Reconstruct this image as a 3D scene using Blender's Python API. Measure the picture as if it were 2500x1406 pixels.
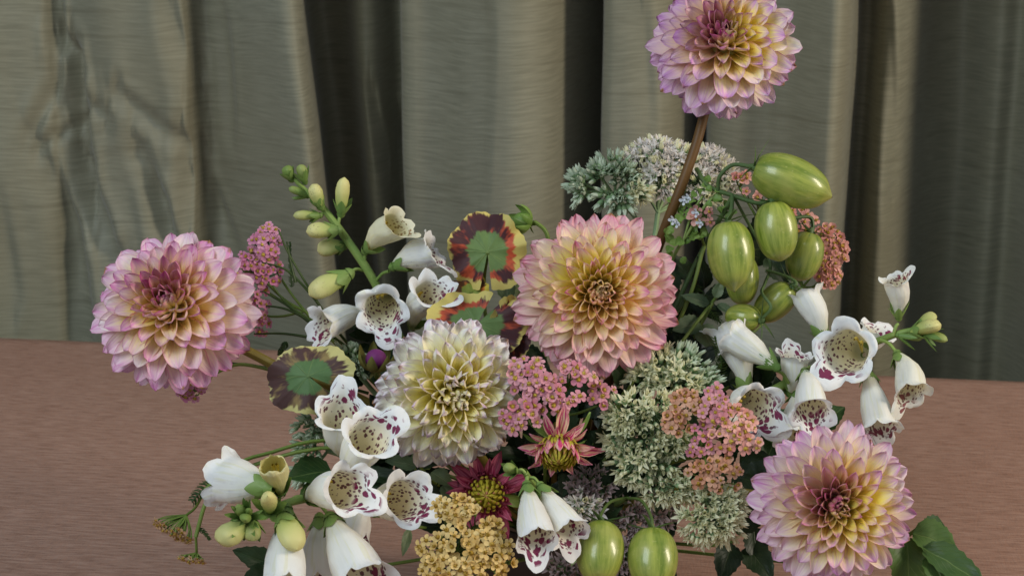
import bpy, math, random
from mathutils import Vector, Matrix, noise
for o in list(bpy.data.objects): bpy.data.objects.remove(o)
sc = bpy.context.scene
COL = sc.collection
# ------------------------------------------------------------------ camera, world, lights
PITCH = math.radians(14); CH = 0.52; FPX = 4167.0
cd = bpy.data.cameras.new('camera'); cam = bpy.data.objects.new('camera', cd); COL.objects.link(cam)
cd.lens = 60; cd.sensor_width = 36; cd.clip_start = 0.02; cd.clip_end = 50
cam.location = (0, 0, CH); cam.rotation_euler = (math.radians(90) - PITCH, 0, 0)
cd.dof.use_dof = True; cd.dof.focus_distance = 1.09; cd.dof.aperture_fstop = 20
sc.camera = cam
sc.view_settings.view_transform = 'Standard'; sc.view_settings.look = 'None'
sc.view_settings.exposure = 0.0; sc.view_settings.gamma = 1.0
w = bpy.data.worlds.new("World"); sc.world = w; w.use_nodes = True
w.node_tree.nodes['Background'].inputs[0].default_value = (0.55, 0.66, 0.78, 1)
w.node_tree.nodes['Background'].inputs[1].default_value = 0.42
def area(name, loc, target, sx, sy, power, col):
    l = bpy.data.lights.new(name, 'AREA'); l.shape = 'RECTANGLE'; l.size = sx; l.size_y = sy
    l.energy = power; l.color = col
    o = bpy.data.objects.new(name, l); COL.objects.link(o); o.location = loc
    o.rotation_euler = (Vector(target) - Vector(loc)).to_track_quat('-Z', 'Y').to_euler()
    return o
area('window_light_left', (-1.15, -0.35, 1.75), (0.0, 1.25, 0.15), 1.0, 1.5, 36, (0.84, 0.94, 1.0))
area('window_light_right', (1.75, 0.50, 1.05), (0.1, 1.2, 0.2), 0.35, 0.9, 30, (1.0, 0.87, 0.70))

# ------------------------------------------------------------------ helpers
Rv = Vector((1, 0, 0)); Fv = Vector((0, math.cos(PITCH), -math.sin(PITCH))); Uv = Vector((0, math.sin(PITCH), math.cos(PITCH)))
C0 = Vector((0, 0, CH))
def ray(px, py): return Fv + Rv * ((px - 1250) / FPX) + Uv * ((703 - py) / FPX)
def at(px, py, d): return C0 + ray(px, py) * d
def cv(a, b, c): return (Rv * a + Uv * b - Fv * c).normalized()      # right, up, towards the viewer
def onz(px, py, z=0.0):
    r = ray(px, py); return C0 + r * ((z - CH) / r.z)
def S(r, g, b):
    f = lambda c: (c / 255 / 12.92) if c <= 10 else ((c / 255 + .055) / 1.055) ** 2.4
    return (f(r), f(g), f(b), 1)
def empty(name, loc, label, cat, group=None):
    o = bpy.data.objects.new(name, None); COL.objects.link(o); o.location = loc; o.empty_display_size = .01
    o['label'] = label; o['category'] = cat
    if group: o['group'] = group
    return o
def link(name, me, parent=None, mat=None):
    o = bpy.data.objects.new(name, me); COL.objects.link(o)
    if parent: o.parent = parent
    if mat is not None: o.matrix_local = mat
    return o
def mulwt(t):                       # catmull-rom through points
    return t
def spline(P, n=8):
    P = [Vector(p) for p in P]
    if len(P) == 2: P = [P[0], (P[0] + P[1]) / 2, P[1]]
    Q = [P[0] * 2 - P[1]] + P + [P[-1] * 2 - P[-2]]; out = []
    for i in range(1, len(Q) - 2):
        for k in range(n):
            t = k / n; a, b, c, d = Q[i - 1], Q[i], Q[i + 1], Q[i + 2]
            out.append(.5 * ((2 * b) + (c - a) * t + (2 * a - 5 * b + 4 * c - d) * t * t + (3 * b - a - 3 * c + d) * t ** 3))
    out.append(P[-1]); return out
class MB:
    def __init__(s): s.v = []; s.f = []; s.uv = []; s.mi = []
    def grid(s, P, UV, closed=False, mi=0, flip=False):
        b = len(s.v); nv = len(P); nu = len(P[0])
        for r in P: s.v.extend(r)
        for j in range(nv - 1):
            for i in range(nu - 1):
                q = [(j, i), (j, i + 1), (j + 1, i + 1), (j + 1, i)]
                if flip: q.reverse()
                s.f.append([b + a * nu + c for a, c in q]); s.uv.append([UV[a][c] for a, c in q]); s.mi.append(mi)
        return s
    def tube(s, pts, rad, n=6, mi=0, cap=True):
        pts = [Vector(p) for p in pts]; m = len(pts)
        if not hasattr(rad, '__len__'): rad = [rad] * m
        if len(rad) != m:
            k = len(rad); rad = [rad[min(k - 2, int(i / (m - 1) * (k - 1)))] * (1 - (i / (m - 1) * (k - 1) - min(k - 2, int(i / (m - 1) * (k - 1))))) + rad[min(k - 2, int(i / (m - 1) * (k - 1))) + 1] * (i / (m - 1) * (k - 1) - min(k - 2, int(i / (m - 1) * (k - 1)))) for i in range(m)]
        P = []; UV = []; up = Vector((0.3, 0.2, 0.93)); L = 0
        for i in range(m):
            t = (pts[min(i + 1, m - 1)] - pts[max(i - 1, 0)])
            if t.length < 1e-9: t = Vector((0, 0, 1))
            t.normalize(); x = t.cross(up)
            if x.length < 1e-3: x = t.cross(Vector((1, 0, 0)))
            x.normalize(); y = t.cross(x); up = -y if False else x.cross(t)
            if i: L += (pts[i] - pts[i - 1]).length
            P.append([pts[i] + (x * math.cos(a) + y * math.sin(a)) * rad[i] for a in [2 * math.pi * k / n for k in range(n + 1)]])
            UV.append([(k / n, L * 20) for k in range(n + 1)])
        s.grid(P, UV, mi=mi)
        return s
    def mesh(s, name, mats, shift=None):
        me = bpy.data.meshes.new(name)
        vs = [v - shift for v in s.v] if shift is not None else s.v
        me.from_pydata([tuple(v) for v in vs], [], s.f)
        l = me.uv_layers.new(name='UVMap'); fl = [c for q in s.uv for p in q for c in p]
        l.data.foreach_set('uv', fl)
        for m in (mats if isinstance(mats, (list, tuple)) else [mats]): me.materials.append(m)
        me.polygons.foreach_set('material_index', s.mi); me.polygons.foreach_set('use_smooth', [True] * len(s.f))
        me.update(); return me
    def part(s, name, mats, root): return link(name, s.mesh(name, mats, root.location), root)
def frame(y, z):
    y = y.normalized(); x = y.cross(z)
    if x.length < 1e-4: x = y.cross(Vector((.31, .5, .8)))
    x.normalize(); z = x.cross(y); return x, y, z
def mtx(o, x, y, z, s=1.0, sx=None):
    sx = sx or s
    return Matrix(((x.x * sx, y.x * s, z.x * s, o.x), (x.y * sx, y.y * s, z.y * s, o.y), (x.z * sx, y.z * s, z.z * s, o.z), (0, 0, 0, 1)))
# ------------------------------------------------------------------ node helpers
class NT:
    def __init__(s, name):
        s.m = bpy.data.materials.new(name); s.m.use_nodes = True; s.t = s.m.node_tree; s.n = s.t.nodes; s.b = s.n['Principled BSDF']
    def new(s, typ, **kw):
        n = s.n.new(typ)
        for k, v in kw.items(): setattr(n, k, v)
        return n
    def lk(s, a, b): s.t.links.new(a, b)
    def put(s, inp, v):
        if isinstance(v, bpy.types.NodeSocket): s.lk(v, inp)
        else: inp.default_value = v
    def math(s, op, a, b=0.0, c=0.0, clamp=False):
        n = s.new('ShaderNodeMath', operation=op, use_clamp=clamp); s.put(n.inputs[0], a); s.put(n.inputs[1], b); s.put(n.inputs[2], c); return n.outputs[0]
    def mix(s, f, a, b):
        n = s.new('ShaderNodeMix', data_type='RGBA'); s.put(n.inputs[0], f); s.put(n.inputs[6], a); s.put(n.inputs[7], b); return n.outputs[2]
    def ss(s, x, lo, hi):
        n = s.new('ShaderNodeMapRange', interpolation_type='SMOOTHSTEP'); s.put(n.inputs[0], x); s.put(n.inputs[1], lo); s.put(n.inputs[2], hi); return n.outputs[0]
    def uv(s):
        n = s.new('ShaderNodeUVMap'); q = s.new('ShaderNodeSeparateXYZ'); s.lk(n.outputs[0], q.inputs[0]); return q.outputs[0], q.outputs[1]
    def vec(s, x, y, z=0.0):
        n = s.new('ShaderNodeCombineXYZ'); s.put(n.inputs[0], x); s.put(n.inputs[1], y); s.put(n.inputs[2], z); return n.outputs[0]
    def noise(s, v=None, scale=5, detail=2, rough=.5):
        n = s.new('ShaderNodeTexNoise'); n.inputs['Scale'].default_value = scale; n.inputs['Detail'].default_value = detail; n.inputs['Roughness'].default_value = rough
        if v is not None: s.lk(v, n.inputs['Vector'])
        return n.outputs[0]
    def info(s):
        return s.new('ShaderNodeObjectInfo')
    def objpos(s):
        return s.new('ShaderNodeTexCoord').outputs['Object']
    def geo(s): return s.new('ShaderNodeNewGeometry').outputs['Position']
    def bump(s, h, st=.3, dist=.001):
        n = s.new('ShaderNodeBump'); n.inputs['Strength'].default_value = st; n.inputs['Distance'].default_value = dist; s.lk(h, n.inputs['Height']); s.lk(n.outputs[0], s.b.inputs['Normal']); return n.outputs[0]
    def fin(s, col, rough=.5, spec=.4, trans=0.0, coat=0.0, tcol=None):
        s.put(s.b.inputs['Base Color'], col); s.put(s.b.inputs['Roughness'], rough); s.b.inputs['Specular IOR Level'].default_value = spec
        s.b.inputs['Coat Weight'].default_value = coat; s.b.inputs['Coat Roughness'].default_value = .12
        if trans:
            t = s.new('ShaderNodeBsdfTranslucent'); s.put(t.inputs[0], tcol if tcol is not None else col); mx = s.new('ShaderNodeMixShader'); mx.inputs[0].default_value = trans
            s.lk(s.b.outputs[0], mx.inputs[1]); s.lk(t.outputs[0], mx.inputs[2]); s.lk(mx.outputs[0], s.n['Material Output'].inputs[0])
        return s.m

def green_mat(name, c1, c2, scale=60, rough=.5, trans=.1, spec=.35):
    k = NT(name); n = k.noise(k.geo(), scale, 3); i = k.info()
    f = k.math('MULTIPLY_ADD', n, 1.1, k.math('MULTIPLY_ADD', i.outputs['Random'], .7, -.4), clamp=True)
    k.bump(n, .3, .0006)
    return k.fin(k.mix(f, c1, c2), rough, spec, trans)
M_stem = green_mat('stem_green', S(92, 118, 48), S(128, 146, 72), 40)
M_fox_stem = green_mat('foxglove_stem_green', S(118, 145, 72), S(150, 170, 92), 40)
M_calyx = green_mat('calyx_green', S(88, 122, 56), S(136, 160, 88), 70)
M_brown_stem = green_mat('brown_stem', S(92, 64, 30), S(122, 88, 42), 50)
M_olive_stem = green_mat('olive_stem', S(122, 104, 40), S(150, 138, 66), 50)
M_dark_stem = green_mat('dark_stem', S(50, 66, 32), S(82, 102, 48), 50)
M_tom_stem = green_mat('tomato_stem_green', S(66, 88, 48), S(98, 122, 72), 90)
M_sedum_stem = green_mat('sedum_stem_green', S(116, 146, 104), S(150, 174, 128), 60)
M_feather = green_mat('feathery_leaf_green', S(38, 58, 28), S(74, 98, 42), 80)

def leaf_mat(name, c1, c2, cv_, vein=.5):
    k = NT(name); u, v = k.uv(); n = k.noise(k.geo(), 45, 4, .6); i = k.info()
    a = k.math('ABSOLUTE', k.math('SUBTRACT', u, .5))                       # 0 at midrib
    q = k.math('FRACT', k.math('MULTIPLY', k.math('SUBTRACT', v, k.math('MULTIPLY', a, .9)), 7.0))
    side = k.math('SUBTRACT', 1.0, k.ss(k.math('ABSOLUTE', k.math('SUBTRACT', q, .5)), 0.0, .07))
    mid = k.math('SUBTRACT', 1.0, k.ss(a, .008, .03))
    vn = k.math('MAXIMUM', mid, k.math('MULTIPLY', side, .55))
    f = k.math('MULTIPLY_ADD', n, 1.3, k.math('MULTIPLY_ADD', i.outputs['Random'], .8, -.55), clamp=True)
    base = k.mix(f, c1, c2); col = k.mix(k.math('MULTIPLY', vn, vein), base, cv_)
    h = k.math('SUBTRACT', k.math('MULTIPLY', n, .5), vn); k.bump(h, .5, .0007)
    return k.fin(col, .45, .4, .22)
M_leaf = leaf_mat('leaf_green', S(44, 72, 34), S(84, 112, 52), S(120, 142, 80))
M_leaf_dark_shade = leaf_mat('leaf_dark_shade_green', S(22, 38, 22), S(48, 70, 38), S(70, 90, 50), .3)  # darker copy of the leaf green, shade among the flowers put into its colour
M_leaf_light = leaf_mat('leaf_light_green', S(104, 140, 58), S(142, 170, 84), S(170, 186, 118))
M_leaf_grey = leaf_mat('leaf_grey_green', S(90, 112, 84), S(128, 146, 104), S(160, 168, 130))

# ------------------------------------------------------------------ setting: floor, table, curtain
def plain(name, col, rough=.6):
    k = NT(name); n = k.noise(k.geo(), 30, 4); return k.fin(k.mix(n, tuple(c * .8 for c in col[:3]) + (1,), col), rough)
BL = onz(0, 812); BR = onz(2500, 918)
E = (BR - BL).normalized(); N = Vector((E.y, -E.x, 0))           # N points to the viewer
if N.y > 0: N = -N
MIDB = (BL + BR) / 2
k = NT('tablecloth_weave'); u, v = k.uv()
n1 = k.noise(k.vec(k.math('MULTIPLY', u, 44), k.math('MULTIPLY', v, 330)), 1, 3, .65)
n2 = k.noise(k.vec(k.math('MULTIPLY', u, 520), k.math('MULTIPLY', v, 110)), 1, 2, .6)
n3 = k.noise(k.vec(k.math('MULTIPLY', u, 5), k.math('MULTIPLY', v, 9)), 1, 3)
n4 = k.noise(k.vec(k.math('MULTIPLY', u, 50), k.math('MULTIPLY', v, 480)), 1, 2, .5)
c = k.mix(k.ss(n1, .28, .7), S(128, 98, 84), S(174, 142, 126))
c = k.mix(k.math('MULTIPLY', k.ss(n2, .35, .7), .55), c, S(166, 126, 106))
c = k.mix(k.math('MULTIPLY', k.ss(n4, .5, .75), .22), c, S(112, 80, 74))
c = k.mix(k.math('MULTIPLY', n3, .35), c, S(146, 102, 82))
k.bump(k.math('ADD', n1, k.math('MULTIPLY', n2, .7)), .55, .0007)
k.fin(c, .85, .15); M_cloth = k.m
def box(mb, c, sx, sy, sz, ex=None, ey=None, mi=0):
    ex = ex or Vector((1, 0, 0)); ey = ey or Vector((0, 1, 0)); ez = Vector((0, 0, 1)); b = len(mb.v)
    for dz in (-1, 1):
        for a, d in ((-1, -1), (1, -1), (1, 1), (-1, 1)): mb.v.append(c + ex * (a * sx / 2) + ey * (d * sy / 2) + ez * (dz * sz / 2))
    for q in ((0, 3, 2, 1), (4, 5, 6, 7), (0, 1, 5, 4), (1, 2, 6, 5), (2, 3, 7, 6), (3, 0, 4, 7)):
        mb.f.append([b + i for i in q]); mb.uv.append([(0, 0), (1, 0), (1, 1), (0, 1)]); mb.mi.append(mi)
M_wood = plain('table_wood', S(120, 84, 56))
TC = MIDB + N * 0.62; TL = 1.9; TW = 1.2
tb = empty('table', (TC.x, TC.y, -.75), 'long table standing under the pinkish brown cloth', 'table')
m = MB(); box(m, Vector((TC.x, TC.y, -.018)), TL - .01, TW - .01, .028, E, N); o = m.part('tabletop', M_wood, tb)
lg = None
for a in (-1, 1):
    for b in (-1, 1):
        m = MB(); box(m, TC + E * (a * (TL / 2 - .06)) + N * (b * (TW / 2 - .06)) + Vector((0, 0, -.391)), .05, .05, .717, E, N); m.part('leg', M_wood, tb)
# cloth: top sheet, rolled edge, drop on every side (slight waves)
tc = empty('tablecloth', (TC.x, TC.y, 0), 'pinkish brown slubby woven cloth covering the table top', 'tablecloth')
m = MB(); P = []; UVs = []
nx, ny = 150, 110
def prof(t, L, drop=.22, r=.006):          # t in -1..1 -> (offset, z)
    half = L / 2; tot = half + drop; s = abs(t) * tot; sg = 1 if t > 0 else -1
    if s < half: return sg * s, 0.0, 0.0
    e = s - half; 
    if e < r * 1.57: a = e / r; return sg * (half + r * math.sin(a)), -r * (1 - math.cos(a)), e
    return sg * (half + r), -r - (e - r * 1.57), e
def dens(i, n, L):
    t = -1 + 2 * i / n; return math.copysign(1 - (1 - abs(t)) ** 1.5, t)
for j in range(ny + 1):
    P.append([]); UVs.append([])
    for i in range(nx + 1):
        ax, zx, ex_ = prof(dens(i, nx, TL), TL); ay, zy, ey_ = prof(dens(j, ny, TW), TW)
        p = TC + E * ax + N * ay; z = min(zx, zy); e = max(ex_, ey_)
        wv = noise.noise(Vector((ax * 6, ay * 6, 3.3)))
        if e > 0: p += (E * (math.copysign(1, ax) if ex_ > 0 else 0) + N * (math.copysign(1, ay) if ey_ > 0 else 0)) * min(e, .1) * .12 * (1 + wv)
        else: z += .0006 * noise.noise(Vector((ax * 9, ay * 14, 0)))
        p.z = z; P[-1].append(p); UVs[-1].append((ax + (zx if ax < 0 else -zx), ay + (zy if ay < 0 else -zy)))
m.grid(P, UVs); m.part('woven_sheet', M_cloth, tc)
fl = MB(); z0 = -.75
fl.grid([[Vector((-3, -1, z0)), Vector((3, -1, z0))], [Vector((-3, 4, z0)), Vector((3, 4, z0))]], [[(0, 0), (1, 0)], [(0, 1), (1, 1)]])
o = link('floor', fl.mesh('floor', plain('floor_boards', S(96, 84, 70)))); o['kind'] = 'structure'

# curtain
k = NT('curtain_silk'); u, v = k.uv()
a = k.noise(k.vec(k.math('MULTIPLY', u, 24), k.math('MULTIPLY', k.math('ADD', v, k.math('MULTIPLY', k.noise(k.vec(k.math('MULTIPLY', u, 4), k.math('MULTIPLY', v, 4)), 1, 2), .05)), 520)), 1, 3, .6)
b = k.noise(k.vec(k.math('MULTIPLY', u, 5), k.math('MULTIPLY', v, 150)), 1, 2, .5)
d = k.noise(k.vec(k.math('MULTIPLY', u, 700), k.math('MULTIPLY', v, 90)), 1, 2, .5)
big = k.noise(k.vec(k.math('MULTIPLY', u, 3), k.math('MULTIPLY', v, 3)), 1, 3)
lw = k.new('ShaderNodeLayerWeight'); lw.inputs[0].default_value = .35
c = k.mix(k.ss(a, .3, .7), S(115, 115, 98), S(141, 140, 121))
c = k.mix(k.math('MULTIPLY', k.ss(b, .55, .78), .5), c, S(84, 82, 65))
c = k.mix(k.math('MULTIPLY', d, .25), c, S(128, 124, 100))
c = k.mix(k.math('MULTIPLY', k.ss(big, .35, .65), .35), c, S(116, 108, 82))
k.bump(k.math('ADD', k.math('MULTIPLY', a, .6), k.math('ADD', k.math('MULTIPLY', b, .5), k.math('MULTIPLY', d, .6))), .22, .0007)
k.b.inputs['Sheen Weight'].default_value = .15
k.fin(c, .56, .32); M_silk = k.m
CB = MIDB - N * 0.12                                    # plane of the curtain
def onplane(px, off, zref=430):
    r = ray(px, zref); pl = CB + N * off
    t = (pl - C0).dot(N) / r.dot(N); p = C0 + r * t; return Vector((p.x, p.y, 0))
CP = [(-420, .05), (-300, -.05), (-160, .03), (-60, .045), (40, .035), (110, .022), (148, .008), (190, .02), (250, .035), (320, .04), (400, .045), (452, .04), (482, .004), (520, -.01), (570, .01), (625, .045), (680, .075), (718, .075), (738, .045), (736, -.03), (745, -.10), (780, -.13), (830, -.115), (875, -.085), (910, -.085), (940, -.11), (968, -.15), (995, -.15), (1003, -.08), (988, -.02), (990, .01), (1015, .02), (1060, .022), (1110, .035), (1170, .06), (1240, .075), (1300, .068), (1350, .045), (1395, .0), (1430, -.05), (1462, -.12), (1485, -.15), (1498, -.10), (1488, -.03), (1478, .02), (1490, .04), (1525, .045), (1575, .05), (1625, .04), (1660, .01), (1688, -.05), (1708, -.12), (1728, -.10), (1730, -.03), (1745, .005), (1790, .02), (1850, .022), (1920, .035), (1975, .065), (2020, .085), (2050, .07), (2064, .02), (2066, -.06), (2076, -.13), (2105, -.145), (2140, -.10), (2175, -.10), (2215, -.15), (2265, -.24), (2340, -.28), (2420, -.24), (2480, -.24), (2600, -.10), (2720, .02), (2900, -.04)]
CP = [(-1900 + 110 * q_, (.05, -.03, .03, -.07)[q_ % 4]) for q_ in range(13)] + CP + [(3010 + 110 * q_, (.04, -.06, .02, -.05)[q_ % 4]) for q_ in range(9)]
def plane_pt(px, py):
    rr = ray(px, py); t_ = (CB - C0).dot(N) / rr.dot(N); p = C0 + rr * t_; return ((p - MIDB).dot(E), p.z)
CR = [(142, 10, 146, 90, .016, 16), (146, 90, 188, 130, .018, 18), (188, 130, 205, 300, .018, 22), (140, 200, 92, 310, .010, 14), (95, 348, 205, 285, .012, 10), (205, 290, 225, 430, .022, 30), (225, 430, 295, 600, .026, 30), (100, 350, 190, 570, .012, 26), (190, 570, 230, 780, .016, 30), (372, 365, 420, 500, .018, 22), (420, 500, 455, 640, .020, 24), (250, 372, 372, 368, .005, 8), (310, 215, 470, 335, .010, 20), (470, 335, 478, 520, .014, 18), (228, 245, 275, 262, .010, 14), (490, 430, 560, 600, .010, 18), (330, 610, 420, 720, .010, 22), (20, 480, 60, 700, .010, 26), (440, 20, 470, 160, .012, 20), (545, 60, 560, 300, .010, 16), (1210, 60, 1195, 420, .006, 24), (862, 250, 885, 420, .012, 12), (905, 330, 930, 470, .012, 12), (1590, 40, 1600, 280, .006, 22), (1880, 60, 1870, 420, .006, 22), (2180, 60, 2200, 500, .010, 18)]
CR = [(*plane_pt(a_, b_), *plane_pt(c_, d_), e_, f_ / 2200) for a_, b_, c_, d_, e_, f_ in CR]
base = spline([onplane(px, of) for px, of in CP], 12)
NB = len(base); zs = [-0.74 + (1.95) * j / 240 for j in range(241)]
m = MB(); P = []; UVs = []
arc = [0]
for i in range(1, NB): arc.append(arc[-1] + (base[i] - base[i - 1]).length)
for z in zs:
    row = []; ur = []
    for i, b_ in enumerate(base):
        s = arc[i]
        x = (b_ - MIDB).dot(E)                             # metres along the wall
        px_ = x * 2190 + 1250; lean = .080 * max(-.1, min(.6, .55 - z)) * math.exp(-((px_ - 720) / 150) ** 2)
        sway = E * (lean + .012 * noise.noise(Vector((x * 5, z * 1.6, 1))) + .004 * noise.noise(Vector((x * 14, z * 5, 4)))) + N * (.012 * noise.noise(Vector((s * 4, z * 1.4, 9))))
        h = .0035 * noise.noise(Vector((x * 16, z * 4, 5))) + .002 * noise.noise(Vector((x * 34, z * 9, 15)))
        for (ax_, az_, bx_, bz_, dp, wd) in CR:
            if abs(x - (ax_ + bx_) / 2) > .2: continue
            vx, vz = bx_ - ax_, bz_ - az_; tt = ((x - ax_) * vx + (z - az_) * vz) / (vx * vx + vz * vz); tc_ = max(0, min(1, tt)); dx, dz = x - ax_ - vx * tc_, z - az_ - vz * tc_
            if tt < 0 or tt > 1: dz *= .4
            sd = (x - ax_) * vz - (z - az_) * vx; dd = math.hypot(dx, dz) / (wd * (1.5 if sd > 0 else .8))
            if dd < 3: h -= .8 * dp * math.exp(-dd * dd) * (.6 + .4 * math.sin(math.pi * tc_)); h += dp * .18 * math.exp(-((dd - 1.6) ** 2) * 2)
        q = N * h
        row.append(b_ + sway + q + Vector((0, 0, z))); ur.append((s, z))
    P.append(row); UVs.append(ur)
m.grid(P, UVs)
cu = empty('curtain', (CB.x, CB.y, -.75), 'greenish taupe silk curtain hanging in deep vertical folds behind the table', 'curtain')
m.part('folded_cloth', M_silk, cu)

# ------------------------------------------------------------------ vase
VC = Vector((.028, 1.135, 0)); VM = VC + Vector((0, 0, .05))
vs = empty('vase', VC, 'low dark stoneware bowl hidden under the flowers', 'vase')
pr = [(.0, .003), (.035, .003), (.038, .006), (.046, .02), (.053, .04), (.05, .06), (.047, .07), (.049, .074), (.046, .074), (.044, .068), (.046, .055), (.045, .03), (.03, .012), (.0, .01)]
m = MB(); m.grid([[VC + Vector((r * math.cos(a), r * math.sin(a), z)) for a in [i * 2 * math.pi / 40 for i in range(41)]] for r, z in pr], [[(i / 40, j) for i in range(41)] for j in range(len(pr))], flip=False)
m.part('bowl', plain('stoneware', S(70, 54, 44), .5), vs)

# ------------------------------------------------------------------ petals
def petal(L, W, A0, A1, bend, nv=9, nu=6, tip=.75, p=3.2, base=.35, wave=0, seed=0, tipup=0.0, wide=.0):
    """length along +Y, face up +Z. W half width; A0/A1 rolled half-angle at base/tip (rad); bend<0 away from axis."""
    P = []; UVs = []; y = 0; z = 0; ang = -bend * .35; pv = 0
    for j in range(nv + 1):
        v = (j / nv); v = 1 - (1 - v) ** 1.35
        dv = v - pv; pv = v
        ang = -bend * .35 + bend * v + tipup * max(0, v - .75) * 4
        y += L * dv * math.cos(ang); z += L * dv * math.sin(ang)
        w_ = W * (base + (1 - base) * min(1, v / .62) ** .9) * max(0.0, 1 - v ** p) ** tip
        A = A0 + (A1 - A0) * v; A = max(A, .05); r = w_ / A; row = []; ur = []
        for i in range(nu + 1):
            uu = -1 + 2 * i / nu; x = r * math.sin(uu * A); zz = r * (1 - math.cos(uu * A))
            nz = Vector((0, -math.sin(ang), math.cos(ang)))
            wv = wave * noise.noise(Vector((uu * 1.5, v * 3, seed * 3.1))) * L * v
            row.append(Vector((x, y, z)) + nz * (zz + wv)); ur.append((i / nu, v))
        P.append(row); UVs.append(ur)
    return P, UVs
def petal_mesh(name, mats, **kw):
    m = MB(); P, UVs = petal(**kw); m.grid(P, UVs); return m.mesh(name, mats)

def dahlia_mat(name, yel, whi, pnk, deep, y1=.5, p0=.45, p1=.95, rim=.5, outer=None, sidecol=None, tr=.22, side_amt=.5, inner_deep=.5):
    k = NT(name); u, v = k.uv(); i = k.info(); sp = k.new('ShaderNodeSeparateColor'); k.lk(i.outputs['Color'], sp.inputs[0])
    t, rnd, side = sp.outputs[0], sp.outputs[1], sp.outputs[2]
    a = k.math('ABSOLUTE', k.math('MULTIPLY_ADD', u, 2, -1))
    st = k.noise(k.vec(k.math('MULTIPLY', u, 11), k.math('MULTIPLY', v, 1.4), k.math('MULTIPLY', rnd, 40)), 1, 3, .6)
    vein = k.noise(k.vec(k.math('MULTIPLY', u, 26), k.math('MULTIPLY', v, .9), k.math('MULTIPLY', rnd, 17)), 1, 2, .5)
    blot = k.noise(k.vec(k.math('MULTIPLY', u, 2.5), k.math('MULTIPLY', v, 2.2), k.math('MULTIPLY', rnd, 91)), 1, 2, .5)
    vy = k.math('ADD', v, k.math('MULTIPLY_ADD', st, .3, -.15))
    fy = k.ss(vy, y1 - .32, y1 + .28)
    fy = k.math('ADD', fy, k.math('MULTIPLY', k.math('SUBTRACT', t, .58), .95), clamp=True)
    col = k.mix(fy, yel, whi)
    if outer: col = k.mix(k.math('MULTIPLY', k.ss(t, .5, .95), .8), col, outer)
    if sidecol: col = k.mix(k.math('MULTIPLY', side, side_amt), col, sidecol)
    mag = k.math('MULTIPLY', k.math('MULTIPLY', i.outputs['Alpha'], k.math('SUBTRACT', 1, k.ss(t, .28, .62))), k.math('MULTIPLY_ADD', blot, 1.6, -.1), clamp=True)
    pv = k.ss(k.math('ADD', v, k.math('MULTIPLY_ADD', st, .5, -.25)), p0, p1)
    pr = k.math('MULTIPLY', k.ss(a, .62, 1.0), k.math('MULTIPLY', k.ss(v, .25, .8), rim))
    pf = k.math('MULTIPLY', k.math('MAXIMUM', pv, pr), k.math('MULTIPLY_ADD', blot, 1.7, k.math('MULTIPLY_ADD', rnd, .6, -.42)), clamp=True)
    pf = k.math('MULTIPLY', pf, k.math('MULTIPLY_ADD', k.ss(t, .05, .35), 1 - inner_deep, inner_deep)); pcol = k.mix(k.ss(t, .2, .45), deep, pnk)
    col = k.mix(pf, col, pcol)
    col = k.mix(k.math('MULTIPLY', mag, .85), col, deep)
    edge = k.math('MULTIPLY', k.ss(a, .88, 1.0), .38); edge = k.math('MAXIMUM', edge, k.math('MULTIPLY', k.ss(v, .975, 1.0), .4))
    col = k.mix(edge, col, deep)
    col = k.mix(k.math('MULTIPLY', k.ss(vein, .5, .72), .11), col, deep)
    col = k.mix(k.math('MULTIPLY', k.math('MULTIPLY', k.ss(k.math('ADD', v, k.math('MULTIPLY_ADD', blot, .2, -.1)), .95, .99), k.ss(rnd, .78, .84)), k.ss(t, .5, .7)), col, S(176, 128, 84))
    k.bump(vein, .6, .001)
    return k.fin(col, .42, .38, tr)

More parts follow.
